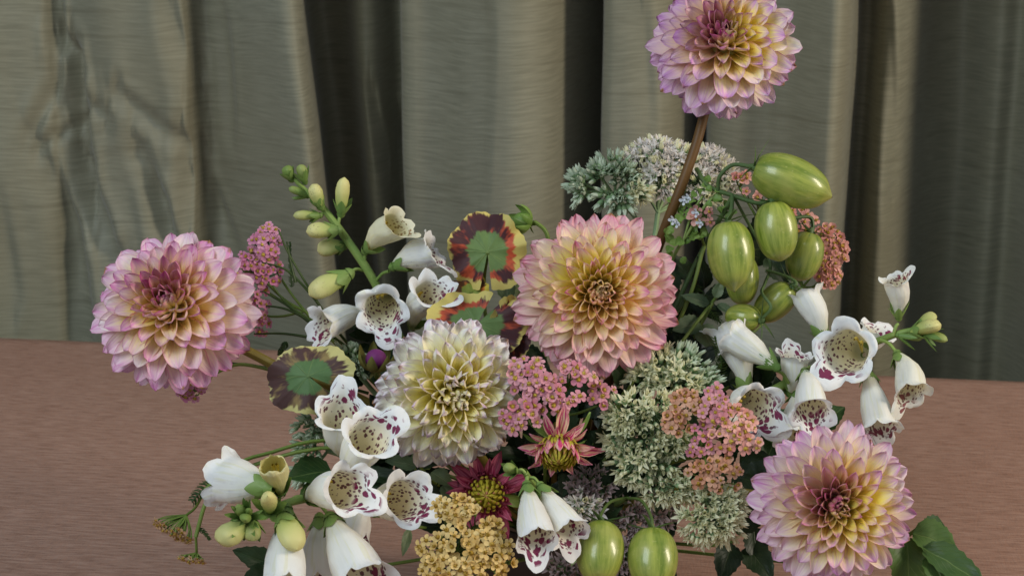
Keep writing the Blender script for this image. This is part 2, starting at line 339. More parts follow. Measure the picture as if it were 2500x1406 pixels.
M_heart = green_mat('petal_base_yellow', S(206, 190, 92), S(232, 220, 130), 160, .6, .1)
def dahlia(label, px, py, d, Rp, axis, mat, seed, N_=195, phm=116, squash=1.0, stem=None, stem_mat=None, ctr_mat=None, stem_r=.0032, inner=1.0, sidev=(1, -1, 0), magv=None, wsc=1.0, toff=0.0, ragged=0.0, pw=.80, eye=.34):
    rd = random.Random(seed); R = Rp / FPX * d; c = at(px, py, d); A = cv(*axis)
    X, _, _ = frame(A, Vector((0, 0, 1))); Y = A.cross(X)
    root = empty('dahlia', c, label, 'dahlia', 'large pink and cream dahlia blooms'); sv = cv(*sidev); mg = cv(*magv) if magv else None
    specs = [  # phi upto, half width ratio, A0, A1, bend, tip, p
        (13, .26, 1.9, 1.9, 1.25, .6, 2.8), (26, .25, 2.3, 2.0, .95, .55, 3.2), (42, .235, 2.5, 1.5, .3, .55, 3.6), (58, .235, 2.2, 1.1, -.15, .55, 4.0),
        (76, .222, 1.8, .8, -.25, .56, 4.2), (95, .198, 1.6, .62, -.2, .6, 4.2), (180, .185, 1.4, .55, -.1, .62, 4.0)]
    meshes = []
    for (mx, W, A0, A1, bd, tp, p) in specs:
        meshes.append([petal_mesh('petal', mat, L=1, W=W * wsc * (.94 + .12 * q / 2), A0=A0, A1=A1 * (.85 + .3 * rd.random()), bend=bd + rd.uniform(-.12, .12), nv=10, nu=8, tip=tp + toff + rd.uniform(-.04, .14), p=p, wave=.05 + ragged, seed=seed * 7 + q, tipup=rd.uniform(-.1, .25)) for q in range(3)])
    for i in range(N_):
        t = (i + .5) / N_; ph = phm * t ** pw; az = i * 2.399963 + rd.uniform(-.10, .10)
        ph += rd.uniform(-2.5, 2.5) * (.3 if t < .1 else 1 if t < .6 else 1.8); ph = max(.5, ph)
        b = next(q for q in range(7) if ph < specs[q][0] or q == 6)
        f = math.radians(ph)
        L = R * (eye + (1 - eye) * min(1, (ph / 84)) ** .85) * rd.uniform(.93, 1.06)
        if ph > 92: L *= 1 - .10 * (ph - 92) / 25
        rad = X * math.cos(az) + Y * math.sin(az)
        dr = A * math.cos(f) + rad * math.sin(f)
        x, y, z = frame(dr, (A - dr * A.dot(dr)) if ph > 1 else X)
        # small twist
        tw = rd.uniform(-.22, .22) + (rd.uniform(-.5, .5) if ragged and ph < 70 else 0); x2 = x * math.cos(tw) + z * math.sin(tw); z2 = z * math.cos(tw) - x * math.sin(tw)
        o = link('petal', meshes[b][rd.randrange(3)], root, mtx(dr * (R * .07) - A * (R * .06) * (ph / 90), x2, y, z2, L, L * rd.uniform(.9, 1.12)))
        o.color = (min(1, ph / 110), rd.random(), max(0, min(1, .5 + .75 * rad.dot(sv) * math.sin(f))), max(0.0, min(1.0, .25 + 1.1 * rad.dot(mg))) if mg else 0.0)
    # yellow ball added so petal gaps look less dark, then the receptacle
    hm = MB(); hc = c + A * (R * .02); P = []
    for j in range(11):
        th = math.pi * j / 10; P.append([hc + A * math.cos(th) * (R * .27) + (X * math.cos(a) + Y * math.sin(a)) * math.sin(th) * (R * .30) for a in [q * math.pi / 10 for q in range(21)]])
    hm.grid(P, [[(q / 20, j / 10) for q in range(21)] for j in range(11)]); hm.part('heart', M_heart, root)
    m = MB(); P = []; UVs = []
    for j in range(9):
        th = math.pi * j / 8; P.append([c - A * (R * .08) + (A * math.cos(th) + (X * math.cos(a) + Y * math.sin(a)) * math.sin(th)) * (R * .2) for a in [q * math.pi / 6 for q in range(13)]]); UVs.append([(q / 12, j / 8) for q in range(13)])
    m.grid(P, UVs); m.part('receptacle', M_calyx, root)
    if stem:
        m = MB(); pts = spline([c - A * (R * .2)] + [at(*q) if len(q) == 3 and q[2] > .5 else Vector(q) for q in stem], 8)
        m.tube(pts, [stem_r, stem_r * 1.15], 9); m.part('stem', stem_mat or M_olive_stem, root)
    return root
vm = lambda dx=0, dy=0: tuple(VM + Vector((dx, dy, 0)))
# labels single each bloom out
MA = dahlia_mat('petal_lavender_pink', S(252, 230, 112), S(253, 250, 246), S(226, 146, 200), S(190, 54, 132), y1=.80, p0=.60, p1=1.05, rim=.65, outer=S(251, 236, 238), sidecol=S(253, 228, 190), side_amt=.4, inner_deep=.9)
MBd = dahlia_mat('petal_coral_pink', S(253, 236, 104), S(254, 251, 222), S(232, 142, 176), S(206, 86, 126), y1=.84, p0=.72, p1=1.04, rim=.5, outer=S(252, 214, 224), sidecol=S(248, 192, 200), side_amt=.3, inner_deep=.3)
MC = dahlia_mat('petal_cream', S(252, 240, 132), S(253, 253, 244), S(224, 190, 226), S(192, 152, 180), y1=.84, p0=.82, p1=1.10, rim=.32, outer=S(252, 250, 244), inner_deep=.2)
MD = dahlia_mat('petal_lavender_yellow', S(252, 236, 104), S(254, 253, 238), S(214, 150, 212), S(168, 36, 122), y1=.88, p0=.68, p1=1.05, rim=.6, outer=S(252, 242, 226), sidecol=S(234, 172, 208), side_amt=.45, inner_deep=.95)
ME = dahlia_mat('petal_cream_lavender', S(253, 236, 104), S(254, 252, 232), S(222, 152, 208), S(192, 60, 132), y1=.90, p0=.70, p1=1.03, rim=.55, outer=S(252, 242, 240), sidecol=S(238, 208, 228), side_amt=.4, inner_deep=.6)
dahlia('leftmost lavender pink dahlia with a deep magenta eye, jutting out over the table edge', 425, 757, 1.10, 194, (-.10, .36, .92), MA, 11, stem=[(620, 865, 1.11), (700, 905, 1.12), (850, 960, 1.13), (1050, 1080, 1.13), vm(-.01)], N_=180, pw=.85, eye=.31, wsc=1.08, toff=-.1, sidev=(.8, -.6, 0), magv=(-.2, 1, 0))
dahlia('coral pink dahlia with a yellow centre facing straight out in the middle of the arrangement', 1457, 717, 1.10, 194, (.05, .06, 1), MBd, 23, pw=1.0, eye=.27, wsc=.95, toff=-.06, N_=255, stem=[(1470, 800, 1.17), (1440, 1000, 1.15), vm(.005)], stem_r=.003, sidev=(.5, -.9, 0))
dahlia('cream dahlia with lavender petal tips, below and left of the coral pink bloom', 1102, 962, 1.07, 178, (.24, -.10, .95), MC, 37, wsc=1.05, toff=-.08, eye=.29, N_=225, ragged=.08, stem=[(1090, 1010, 1.12), (1200, 1150, 1.13), vm(-.005, -.01)], stem_r=.003, pw=.95)
dahlia('topmost dahlia, lavender and pale yellow, on a tall brown stem above the tomatoes', 1768, 112, 1.13, 176, (-.03, .34, .94), MD, 41, stem=[(1722, 270, 1.15), (1700, 350, 1.15), (1665, 450, 1.15), (1630, 540, 1.155), (1570, 700, 1.17), (1480, 950, 1.16), vm(.01, .01)], stem_mat=M_brown_stem, stem_r=.0033, N_=165, pw=.85, eye=.31, wsc=1.12, toff=-.12, sidev=(-1, .1, 0), magv=(-.9, .3, 0))
dahlia('cream yellow and lavender dahlia low in the right front corner above the table', 2035, 1232, 1.03, 189, (-.02, .06, 1), ME, 59, eye=.3, N_=200, stem=[(1930, 1225, 1.07), (1840, 1208, 1.08), (1700, 1196, 1.09), (1550, 1230, 1.12), vm(.02)], sidev=(-1, .3, 0), magv=(-.7, .9, 0), pw=.88)

# ------------------------------------------------------------------ half opened dahlias
def pointed_petals(root, c, A, mat, n, L, ph0, ph1, W, bend, rd, twist=.3, t0=.5, off=.3, jit=.15, a1=.6, p=2.2):
    X, _, _ = frame(A, Vector((0, 0, 1))); Y = A.cross(X)
    ms = [petal_mesh('petal', mat, L=1, W=W * rd.uniform(.95, 1.25), A0=1.4, A1=a1, bend=bend + rd.uniform(-.2, .2), nv=8, nu=6, tip=1.0, p=p, wave=.08, seed=rd.random() * 9) for _ in range(3)]
    for i in range(n):
        az = i * 2 * math.pi / n + rd.uniform(-jit, jit); f = math.radians(rd.uniform(ph0, ph1)); rad = X * math.cos(az) + Y * math.sin(az)
        dr = A * math.cos(f) + rad * math.sin(f); x, y, z = frame(dr, A - dr * A.dot(dr)); tw = rd.uniform(-twist, twist); x2 = x * math.cos(tw) + z * math.sin(tw); z2 = z * math.cos(tw) - x * math.sin(tw)
        l = L * rd.uniform(.65, 1.2)
        o = link('petal', ms[i % 3], root, mtx(c - root.location + rad * (L * off), x2, y, z2, l)); o.color = (t0, rd.random(), rd.random(), 1)
k = NT('petal_crimson_stripe'); u, v = k.uv(); i_ = k.info(); st = k.noise(k.vec(k.math('MULTIPLY', u, 9), k.math('MULTIPLY', v, 1.2), k.math('MULTIPLY', i_.outputs['Random'], 40)), 1, 3, .6)
c = k.mix(k.ss(st, .44, .56), S(208, 58, 124), S(248, 210, 178)); c = k.mix(k.ss(v, .75, 1.0), c, S(226, 150, 176)); k.bump(st, .3, .0005); k.fin(c, .45, .3, .3); M_crim = k.m
k = NT('petal_deep_crimson'); u, v = k.uv(); i_ = k.info(); st = k.noise(k.vec(k.math('MULTIPLY', u, 8), k.math('MULTIPLY', v, 1.2), k.math('MULTIPLY', i_.outputs['Random'], 40)), 1, 3, .6)
c = k.mix(k.ss(st, .35, .65), S(150, 36, 76), S(206, 110, 134)); k.bump(st, .3, .0005); k.fin(c, .45, .3, .25); M_deep = k.m
k = NT('petal_young_yellow'); u, v = k.uv(); i_ = k.info(); st = k.noise(k.vec(k.math('MULTIPLY', u, 9), k.math('MULTIPLY', v, 1.5), k.math('MULTIPLY', i_.outputs['Random'], 40)), 1, 3, .6)
c = k.mix(k.ss(st, .4, .65), S(200, 186, 62), S(166, 160, 52)); c = k.mix(k.math('MULTIPLY', k.ss(v, .72, 1.0), k.ss(i_.outputs['Random'], .3, .9)), c, S(186, 90, 96)); k.bump(st, .3, .0005); k.fin(c, .45, .35, .2); M_young = k.m
def half_open(label, px, py, d, Rp, axis, seed, mo, mi_, dark=False):
    rd = random.Random(seed); c = at(px, py, d); A = cv(*axis); R = Rp / FPX * d
    root = empty('opening_dahlia', c, label, 'dahlia', 'small half opened dahlias')
    X, _, _ = frame(A, Vector((0, 0, 1))); Y = A.cross(X)
    m = MB(); P = [[c + (A * math.cos(math.pi * j / 8) * .9 + (X * math.cos(a) + Y * math.sin(a)) * math.sin(math.pi * j / 8)) * (R * .42) for a in [q * math.pi / 8 for q in range(17)]] for j in range(9)]
    m.grid(P, [[(q / 16, j / 8) for q in range(17)] for j in range(9)]); m.part('receptacle', M_young, root)
    for rg in range(7):        # closed young petals wrapped over the dome
        n = [5, 8, 12, 15, 17, 19, 20][rg]; th = math.radians(8 + rg * 14)
        ms = petal_mesh('young_petal', mi_ if (rg < 5 or not dark) else mo, L=R * (.42 + .03 * rg), W=R * .095, A0=1.3, A1=1.1, bend=1.35, nv=6, nu=4, tip=.8, p=2.6)
        for i in range(n):
            az = i * 2 * math.pi / n + rg * .7 + rd.uniform(-.08, .08); rad = X * math.cos(az) + Y * math.sin(az); th2 = th + math.radians(24)
            ps = (A * math.cos(th2) * .95 + rad * math.sin(th2)) * (R * .43); tg = (A * math.sin(th2) - rad * math.cos(th2)); 
            x, y, z = frame(tg + (A * math.cos(th2) + rad * math.sin(th2)) * .45, -(A * math.cos(th2) + rad * math.sin(th2)) )
            link('young_petal', ms, root, mtx(ps, x, y, z, 1))
    if not dark:
        hug = [petal_mesh('petal', mo, L=R * q_, W=R * .21, A0=1.5, A1=1.0, bend=.9, nv=8, nu=5, tip=.9, p=2.4, wave=.06, seed=q_) for q_ in (.62, .75)]
        for i in range(11):
            rad = (Uv * math.cos((i - 5) * .33) + Rv * math.sin((i - 5) * .33)); rad = (rad - A * rad.dot(A)).normalized(); dr = (A * .95 + rad * .35 + Rv * rd.uniform(-.15, .15)).normalized(); x, y, z = frame(dr, -rad)
            o = link('petal', hug[i % 2], root, mtx(rad * R * .46 - A * R * .05, x, y, z, rd.uniform(.85, 1.15))); o.color = (.5, rd.random(), 0, 1)
    pointed_petals(root, c - A * R * .1, A, mo, 9 if not dark else 13, R * .80, 40, 68, .24, -.5, rd, off=.42)
    pointed_petals(root, c - A * R * .2, A, mo, 12, R * 1.0, 68, 95, .25, -.6, rd, off=.3, jit=.3)
    pointed_petals(root, c - A * R * .3, A, M_leaf_light, 7, R * 1.0, 95, 125, .24, -.8, rd, off=.3)
    m = MB(); m.tube(spline([c - A * R * .3, c - A * R * .9 + Vector((0, .02, -.01)), VM], 8), .0022, 8); m.part('stem', M_olive_stem, root)
half_open('half opened magenta and yellow dahlia nodding below the pink yarrow', 1362, 1094, 1.055, 82, (.02, -.62, .78), 5, M_crim, M_young)
half_open('dark crimson half opened dahlia tucked under the cream bloom above the yellow yarrow', 1188, 1204, 1.08, 86, (.0, .02, 1), 8, M_deep, M_young, True)

# ------------------------------------------------------------------ foxgloves
def fox_mat(name, base, inner, spots=True, amount=1.0, outer=False):
    k = NT(name); u, v = k.uv(); i = k.info(); rnd = i.outputs['Random']
    n = k.noise(k.geo(), 90, 3); du = k.math('MULTIPLY', k.math('ABSOLUTE', k.math('SUBTRACT', u, .5)), 2)     # u=.5 lower lip -> 0
    sp = k.new('ShaderNodeSeparateColor'); k.lk(i.outputs['Color'], sp.inputs[0]); young = sp.outputs[0]
    if outer:
        col = k.mix(k.ss(k.math('ADD', v, k.math('MULTIPLY', n, .12)), .0, .45), inner, base)
        vn = k.noise(k.vec(k.math('MULTIPLY', u, 34), k.math('MULTIPLY', v, 2.2), k.math('MULTIPLY', rnd, 33)), 1, 2, .5)
        col = k.mix(k.math('MULTIPLY', k.ss(vn, .54, .66), .5), col, inner)
        vo = k.new('ShaderNodeTexVoronoi'); vo.inputs['Scale'].default_value = 1; k.lk(k.vec(k.math('MULTIPLY', u, 46), k.math('MULTIPLY', v, 24), k.math('MULTIPLY', rnd, 12)), vo.inputs['Vector'])
        s_ = k.math('SUBTRACT', 1, k.ss(vo.outputs['Distance'], .16, .36)); sel = k.ss(k.noise(k.vec(k.math('MULTIPLY', u, 8), k.math('MULTIPLY', v, 6), rnd), 1, 1), .42, .6)
        msk = k.math('MULTIPLY', k.math('MULTIPLY', k.math('SUBTRACT', 1, k.ss(du, .25, .55)), k.math('SUBTRACT', 1, k.ss(v, .7, .85))), sel)
        col = k.mix(k.math('MULTIPLY', k.math('MULTIPLY', s_, msk), .42 * amount), col, S(108, 84, 132))
        bumpn = vn
    else:
        vj = k.math('ADD', v, k.math('MULTIPLY_ADD', n, .2, -.1))
        col = k.mix(k.ss(vj, .45, .9), inner, base)
        def spot(su, sv, r0, r1, lim_u0, lim_u1, v0, v1, z, seln, thr):
            vo = k.new('ShaderNodeTexVoronoi'); vo.inputs['Scale'].default_value = 1; vo.inputs['Randomness'].default_value = .85
            wob = k.noise(k.vec(k.math('MULTIPLY', u, su * 2.6), k.math('MULTIPLY', v, sv * 2.6), z), 1, 1)
            k.lk(k.vec(k.math('MULTIPLY', u, su), k.math('MULTIPLY', v, sv), k.math('MULTIPLY_ADD', rnd, 31, z)), vo.inputs['Vector']); vo.voronoi_dimensions = '3D'
            dist = k.math('ADD', vo.outputs['Distance'], k.math('MULTIPLY_ADD', wob, .3, -.15))
            f = k.math('SUBTRACT', 1, k.ss(dist, r0, r1)); g = k.math('MULTIPLY', k.math('SUBTRACT', 1, k.ss(du, lim_u0, lim_u1)), k.math('MULTIPLY', k.ss(v, v0, v0 + .08), k.math('SUBTRACT', 1, k.ss(v, v1 - .05, v1))))
            cs = k.new('ShaderNodeSeparateColor'); k.lk(vo.outputs['Color'], cs.inputs[0]); sel = k.ss(cs.outputs[0], thr, thr + .05)
            return k.math('MULTIPLY', k.math('MULTIPLY', f, g), sel)
        a = spot(27, 17, .32, .42, .55, .8, .15, .86, 1, 0, .12)
        b = spot(15, 12, .42, .50, .26, .46, .54, .95, 5, 0, .22)
        col = k.mix(k.math('MULTIPLY', a, .9), col, S(96, 20, 56)); col = k.mix(k.math('MULTIPLY', b, .95), col, S(132, 16, 78))
        bumpn = n
    col = k.mix(k.math('MULTIPLY', young, .8), col, S(222, 212, 122))
    k.bump(bumpn, .5, .0009)
    return k.fin(col, .58, .22, .42)
M_fo = fox_mat('foxglove_white_outside', S(247, 248, 247), S(238, 238, 210), outer=True)
M_fi = fox_mat('foxglove_spotted_inside', S(250, 250, 250), S(244, 236, 204))
k = NT('foxglove_bud'); u, v = k.uv(); i_ = k.info(); sp = k.new('ShaderNodeSeparateColor'); k.lk(i_.outputs['Color'], sp.inputs[0]); n = k.noise(k.geo(), 120, 3)
c = k.mix(k.ss(k.math('ADD', v, k.math('MULTIPLY_ADD', n, .4, -.2)), .1, .95), S(176, 190, 104), S(226, 218, 150)); c = k.mix(sp.outputs[0], c, S(112, 142, 62))
vo = k.new('ShaderNodeTexVoronoi'); vo.inputs['Scale'].default_value = 1; k.lk(k.vec(k.math('MULTIPLY', u, 22), k.math('MULTIPLY', v, 15)), vo.inputs['Vector'])
f = k.math('MULTIPLY', k.math('SUBTRACT', 1, k.ss(vo.outputs['Distance'], .14, .34)), k.math('MULTIPLY', k.ss(v, .45, .7), sp.outputs[1])); c = k.mix(k.math('MULTIPLY', f, .6), c, S(112, 84, 70)); k.bump(n, .4, .0006); k.fin(c, .5, .3, .25); M_bud = k.m
M_stamen = plain('stamen_yellow', S(226, 200, 90), .5)

def lerp_tab(T, x):
    for (x0, y0), (x1, y1) in zip(T, T[1:]):
        if x <= x1: 
            t = (x - x0) / (x1 - x0); t = t * t * (3 - 2 * t) * .5 + t * .5; return y0 + (y1 - y0) * t
    return T[-1][1]
PROF = [(0, .14), (.06, .24), (.15, .33), (.3, .46), (.55, .70), (.75, .83), (.9, .87), (1, .87)]
def bell(root, p0, p1, Rm, lip=None, flare=1.0, young=0.0, seed=0, bow=.08, lobe=1.0, stamens=True):
    rd = random.Random(seed + 77); p0 = Vector(p0); p1 = Vector(p1); ax = p1 - p0; L = ax.length
    lip = cv(*(lip or (0, -1, .3))); x, y, z = frame(ax, -lip)               # z = away from lip
    nu, nt, nl = 60, 16, 9; ph = [rd.uniform(-1, 1) for _ in range(5)]
    def surf(inner):
        P = []; UVs = []
        for j in range(nt + nl + 1):
            if j <= nt: v = j / nt; e = 0
            else: v = 1; e = (j - nt) / nl
            row = []; ur = []
            for i in range(nu + 1):
                a = 2 * math.pi * i / nu                       # i=nu/2 -> lower lip
                th = a - math.pi; low = max(0, math.cos(th))     # th=0 lower lip
                rr = Rm * lerp_tab(PROF, v) * (1.0 + .06 * low * math.sin(v * 3)) * (1 + .03 * math.cos(5 * th) * v)
                if inner: rr -= .0003 * (1 - e)
                rr *= 1 + (.07 * noise.noise(Vector((math.cos(th) * 1.3 + seed, math.sin(th) * 1.3, v * 2.2))) + .022 * noise.noise(Vector((math.cos(th) * 5 + seed, math.sin(th) * 5, v * 3)))) * min(1, v * 2)
                dr = -z * math.cos(th) + x * math.sin(th)
                yy = y * (L * .86 * v + low ** 1.5 * L * .10 * v ** 3) - z * 0
                q = p0 + yy + dr * rr + z * (math.sin(v * math.pi) * bow * L)
                if e > 0:
                    li = int(round(th / (2 * math.pi / 5))) % 5
                    lb = .34 + .66 * abs(math.cos(2.5 * th)) ** .6; lb *= (1.45 if li == 0 else .85 + .15 * ph[li]) * lobe
                    fa = (math.radians(20) + math.radians(95) * e) * flare + .25 * ph[li]
                    ll = Rm * .76 * lb
                    # integrate the curl
                    s1 = 0; s2 = 0; m_ = 6
                    for k_ in range(m_):
                        a_ = (math.radians(15) + math.radians(82) * e * (k_ + .5) / m_) * flare; s1 += math.cos(a_) / m_; s2 += math.sin(a_) / m_
                    q = q + y * (ll * e * s1) + dr * (ll * e * s2)
                    ruff = noise.noise(Vector((math.cos(th) * 3.2 + seed * 1.7, math.sin(th) * 3.2, e * 1.2))); fine = noise.noise(Vector((math.cos(th) * 10 + seed, math.sin(th) * 10, e * 2)))
                    q = q + (y * .8 + dr * .3) * (Rm * (.26 * ruff + .05 * fine) * e)
                row.append(q); ur.append((i / nu, v * .72 + .28 * e))
            P.append(row); UVs.append(ur)
        return P, UVs
    m = MB(); P, UVs = surf(False); m.grid(P, UVs, mi=0, flip=True); P2, UV2 = surf(True); P2[-1] = P[-1]; m.grid(P2, UV2, mi=1)
    if stamens:
        for s_ in (-1, 1):
            b0 = p0 + y * L * .15 + z * Rm * .1; b1 = p0 + y * L * .62 + z * Rm * .55 + x * s_ * Rm * .12; b2 = p0 + y * L * .74 + z * Rm * .5 + x * s_ * Rm * .12
            m.tube(spline([b0, b1, b2], 4), [.0005, .0005, .0012, .0008], 5, mi=2)
    o = m.part('flower', [M_fo, M_fi, M_stamen], root); o.color = (young, .5, .5, 1)
    calyx(o, root, p0, y, z, Rm * .42 if young < .3 else Rm * .52, .0125, rd)
    return o
def calyx(par, root, p, y, z, r, L, rd, n=5, mat=None):
    m = MB(); y = y.normalized(); x, y, z = frame(y, z)
    for i in range(n):
        az = 2 * math.pi * i / n + .3; rad = x * math.cos(az) + z * math.sin(az)
        P, UVs = petal(L * rd.uniform(.9, 1.2), r * .95, .9, .5, .25, nv=6, nu=4, tip=.8, p=2.2, base=.6)
        X, Y, Z = frame(y + rad * .62, y * .4 - rad)
        m.grid([[p - y * r * .12 + rad * r * .35 + X * q.x + Y * q.y + Z * q.z for q in row] for row in P], UVs)
    m.tube([p - y * r * .5, p - y * r * .2, p + y * r * .15], [r * .25, r * .55, r * .7], 8)
    me = m.mesh('calyx', mat or M_calyx, root.location); link('calyx', me, par)
def fbud(root, p0, p1, R, seed=0, green=0.0, speck=0.0, blunt=.5, cal=1.0):
    rd = random.Random(seed + 5); p0 = Vector(p0); p1 = Vector(p1); ax = p1 - p0; L = ax.length; x, y, z = frame(ax, cv(.1, .9, .2))
    m = MB(); P = []; UVs = []; T = [(0, .35), (.15, .62), (.35, .85), (.62, 1), (.82, .88), (.93, .62), (1, .05)]
    for j in range(15):
        v = j / 14; v = 1 - (1 - v) ** 1.3; row = []; ur = []
        for i in range(19):
            a = 2 * math.pi * i / 18; r = R * lerp_tab(T, v) * (1 + .06 * math.cos(2 * a + seed) + .05 * math.cos(3 * a + seed))
            row.append(p0 + y * L * v + x * r * math.cos(a) + z * (r * .86 * math.sin(a) + math.sin(v * 2.8) * L * .05) + z * (L * .12 * v * v * blunt)); ur.append((i / 18, v))
        P.append(row); UVs.append(ur)
    m.grid(P, UVs, flip=True); o = m.part('bud', M_bud, root); o.color = (green, speck, 0, 1)
    calyx(o, root, p0, y, z, R * .8 * cal, L * (.48 if green < .5 else .85), rd)
    return o
def fox_root(label, p): return empty('foxglove', p, label, 'foxglove', 'white foxglove spikes')
def B(root, b, mth, R, lip=None, dm=0.0, **kw):
    d0 = b[2]; d1 = mth[2]; bell(root, at(*b), at(*mth), R / FPX * (d0 + d1) / 2, lip, **kw)
def Bd(root, b, t, R, **kw): fbud(root, at(*b), at(*t), R / FPX * b[2], **kw)
def pedicels(root, pairs, r=.0011, mat=None):
    for a, b in pairs:
        a = at(*a); b = at(*b); mid = (a + b) / 2 + Vector((0, 0, .002)); m = MB(); m.tube(spline([a, mid, b], 5), [r * 1.1, r], 6); m.part('pedicel', mat or M_fox_stem, root)

# upper left spike
D1 = 1.16
r1 = fox_root('tall white foxglove spike leaning left in front of the dark curtain fold', at(930, 690, D1))
m = MB(); m.tube(spline([at(694, 410, D1), at(735, 455, D1), at(790, 510, D1), at(850, 590, D1), at(915, 690, D1), at(985, 840, D1 + .01), at(1120, 1050, 1.16), VM], 8), [.0010, .0018, .0026, .003, .003, .003, .003], 8); m.part('stalk', M_fox_stem, r1)
B(r1, (893, 612, 1.155), (975, 545, 1.135), 42, lip=(.7, -.6, .3), young=.45, seed=1, flare=.55, lobe=.9)
B(r1, (958, 652, 1.15), (1062, 612, 1.145), 45, lip=(.35, -1, .1), seed=2, flare=.9, lobe=1.1)
B(r1, (952, 715, 1.155), (930, 764, 1.112), 50, lip=(.25, -1, .35), seed=3, flare=1.0)
B(r1, (1005, 800, 1.15), (1058, 705, 1.115), 44, lip=(.8, -.3, .5), seed=4, flare=.8, lobe=1.15)
B(r1, (905, 768, 1.15), (778, 800, 1.125), 43, lip=(-.1, -1, .0), seed=5, flare=.75, lobe=1.2)
Bd(r1, (853, 668, 1.15), (758, 728, 1.14), 32, seed=1, speck=.3)
Bd(r1, (842, 598, 1.165), (776, 618, 1.16), 25, seed=2)
Bd(r1, (828, 562, 1.15), (748, 572, 1.145), 22, seed=3, speck=1)
Bd(r1, (832, 525, 1.16), (848, 434, 1.155), 20, seed=4)
Bd(r1, (784, 506, 1.155), (758, 452, 1.15), 21, seed=5, speck=1)
Bd(r1, (783, 526, 1.16), (716, 532, 1.155), 15, seed=6, green=.35)
Bd(r1, (752, 480, 1.16), (703, 463, 1.155), 12, seed=7, green=.8)
Bd(r1, (745, 446, 1.16), (728, 404, 1.155), 15, seed=8, green=.7)
Bd(r1, (712, 440, 1.16), (694, 408, 1.155), 16, seed=9, green=.9)
pedicels(r1, [((890, 640, D1), (893, 612, 1.155)), ((915, 690, D1), (950, 662, 1.15)), ((870, 620, D1), (842, 598, 1.165)), ((885, 660, D1), (853, 668, 1.15)), ((850, 590, D1), (828, 562, 1.15)), ((825, 555, D1), (832, 525, 1.16)), ((800, 525, D1), (783, 526, 1.16)), ((765, 485, D1), (752, 480, 1.16))])
# lower left spike (tip towards the viewer)
r2 = fox_root('white foxglove spike in the lower left with its pale green tip turned to the viewer', at(690, 1230, 1.03))
m = MB(); m.tube(spline([at(596, 1262, 1.0), at(650, 1248, 1.01), at(720, 1222, 1.03), at(800, 1215, 1.06), at(950, 1250, 1.1), VM], 8), [.0012, .0022, .003, .003, .003], 8); m.part('stalk', M_fox_stem, r2)
B(r2, (658, 1192, 1.0), (548, 1170, 1.025), 66, lip=(-.6, -.3, -.7), seed=12, flare=.6, lobe=.8, bow=.02)
B(r2, (686, 1205, 1.01), (664, 1130, .985), 40, lip=(.1, -.9, .6), seed=13, young=.85, flare=-.6, lobe=.35)
B(r2, (748, 1212, 1.04), (858, 1192, 1.0), 56, lip=(.9, -.2, .4), seed=14, flare=.85, bow=.04)
B(r2, (905, 1240, 1.06), (1000, 1216, 1.02), 56, lip=(.9, -.1, .4), seed=15, flare=.85, bow=.04)
B(r2, (846, 1165, 1.05), (908, 1052, 1.01), 58, lip=(.75, .55, .1), seed=16, flare=.85, bow=.03)
B(r2, (838, 1110, 1.08), (828, 1000, 1.05), 52, lip=(.1, 1, .1), seed=17, flare=.8)
B(r2, (700, 1240, 1.02), (694, 1440, .985), 58, lip=(-.2, -1, -.2), seed=18, flare=.4, bow=.02)
B(r2, (806, 1262, 1.03), (888, 1422, 1.0), 70, lip=(.5, -.8, -.4), seed=19, flare=.5, bow=.02)
B(r2, (780, 1262, 1.05), (778, 1425, 1.03), 56, lip=(0, -1, -.2), seed=20, flare=.5, bow=.02)
B(r2, (890, 1215, 1.08), (862, 1305, 1.07), 42, lip=(-.1, -1, -.2), seed=21, flare=.3, bow=.02)
Bd(r2, (690, 1255, 1.005), (722, 1348, .985), 33, seed=12, green=.05)
Bd(r2, (604, 1276, 1.0), (536, 1328, .985), 34, seed=13, green=.15)
Bd(r2, (616, 1264, 1.0), (616, 1322, .99), 22, seed=14, green=.5)
Bd(r2, (660, 1248, 1.01), (652, 1222, .975), 21, seed=15, speck=.5)
Bd(r2, (604, 1262, 1.0), (578, 1244, .985), 16, seed=16, green=.85)
Bd(r2, (606, 1262, 1.0), (608, 1250, .98), 9, seed=17, green=.9)
Bd(r2, (600, 1264, 1.0), (598, 1276, .975), 14, seed=18, green=.9)
pedicels(r2, [((680, 1232, 1.02), (686, 1205, 1.01)), ((700, 1228, 1.03), (748, 1212, 1.04)), ((690, 1235, 1.02), (690, 1255, 1.005)), ((760, 1220, 1.04), (806, 1262, 1.03)), ((820, 1220, 1.06), (905, 1240, 1.06))])
# right spike
r3 = fox_root('white foxglove spike reaching out to the right past the coral yarrow', at(1960, 915, 1.1))
m = MB(); m.tube(spline([at(2262, 798, 1.10), at(2200, 812, 1.10), at(2130, 838, 1.115), at(2040, 878, 1.13), at(1950, 920, 1.125), at(1850, 975, 1.12), at(1650, 1100, 1.13), VM], 8), [.0013, .0022, .0028, .003, .003, .003], 8); m.part('stalk', M_fox_stem, r3)
B(r3, (2194, 778, 1.10), (2186, 678, 1.09), 33, lip=(.8, .5, 0), seed=31, flare=.8, lobe=.9, young=.1, bow=-.05)
B(r3, (2108, 866, 1.115), (2062, 856, 1.075), 62, lip=(-.7, -.7, .3), seed=32, flare=1.0)
B(r3, (2190, 862, 1.09), (2228, 965, 1.07), 43, lip=(-.3, -1, .25), seed=33, flare=.7, young=.15)
B(r3, (2118, 905, 1.09), (2150, 1050, 1.075), 44, lip=(.3, -1, -.2), seed=34, flare=.7, young=.08)
B(r3, (1965, 905, 1.09), (1984, 1015, 1.06), 44, lip=(0, -1, .35), seed=35, flare=.8)
B(r3, (2012, 832, 1.13), (1962, 712, 1.14), 40, lip=(-.4, .9, -.4), seed=36, flare=.75)
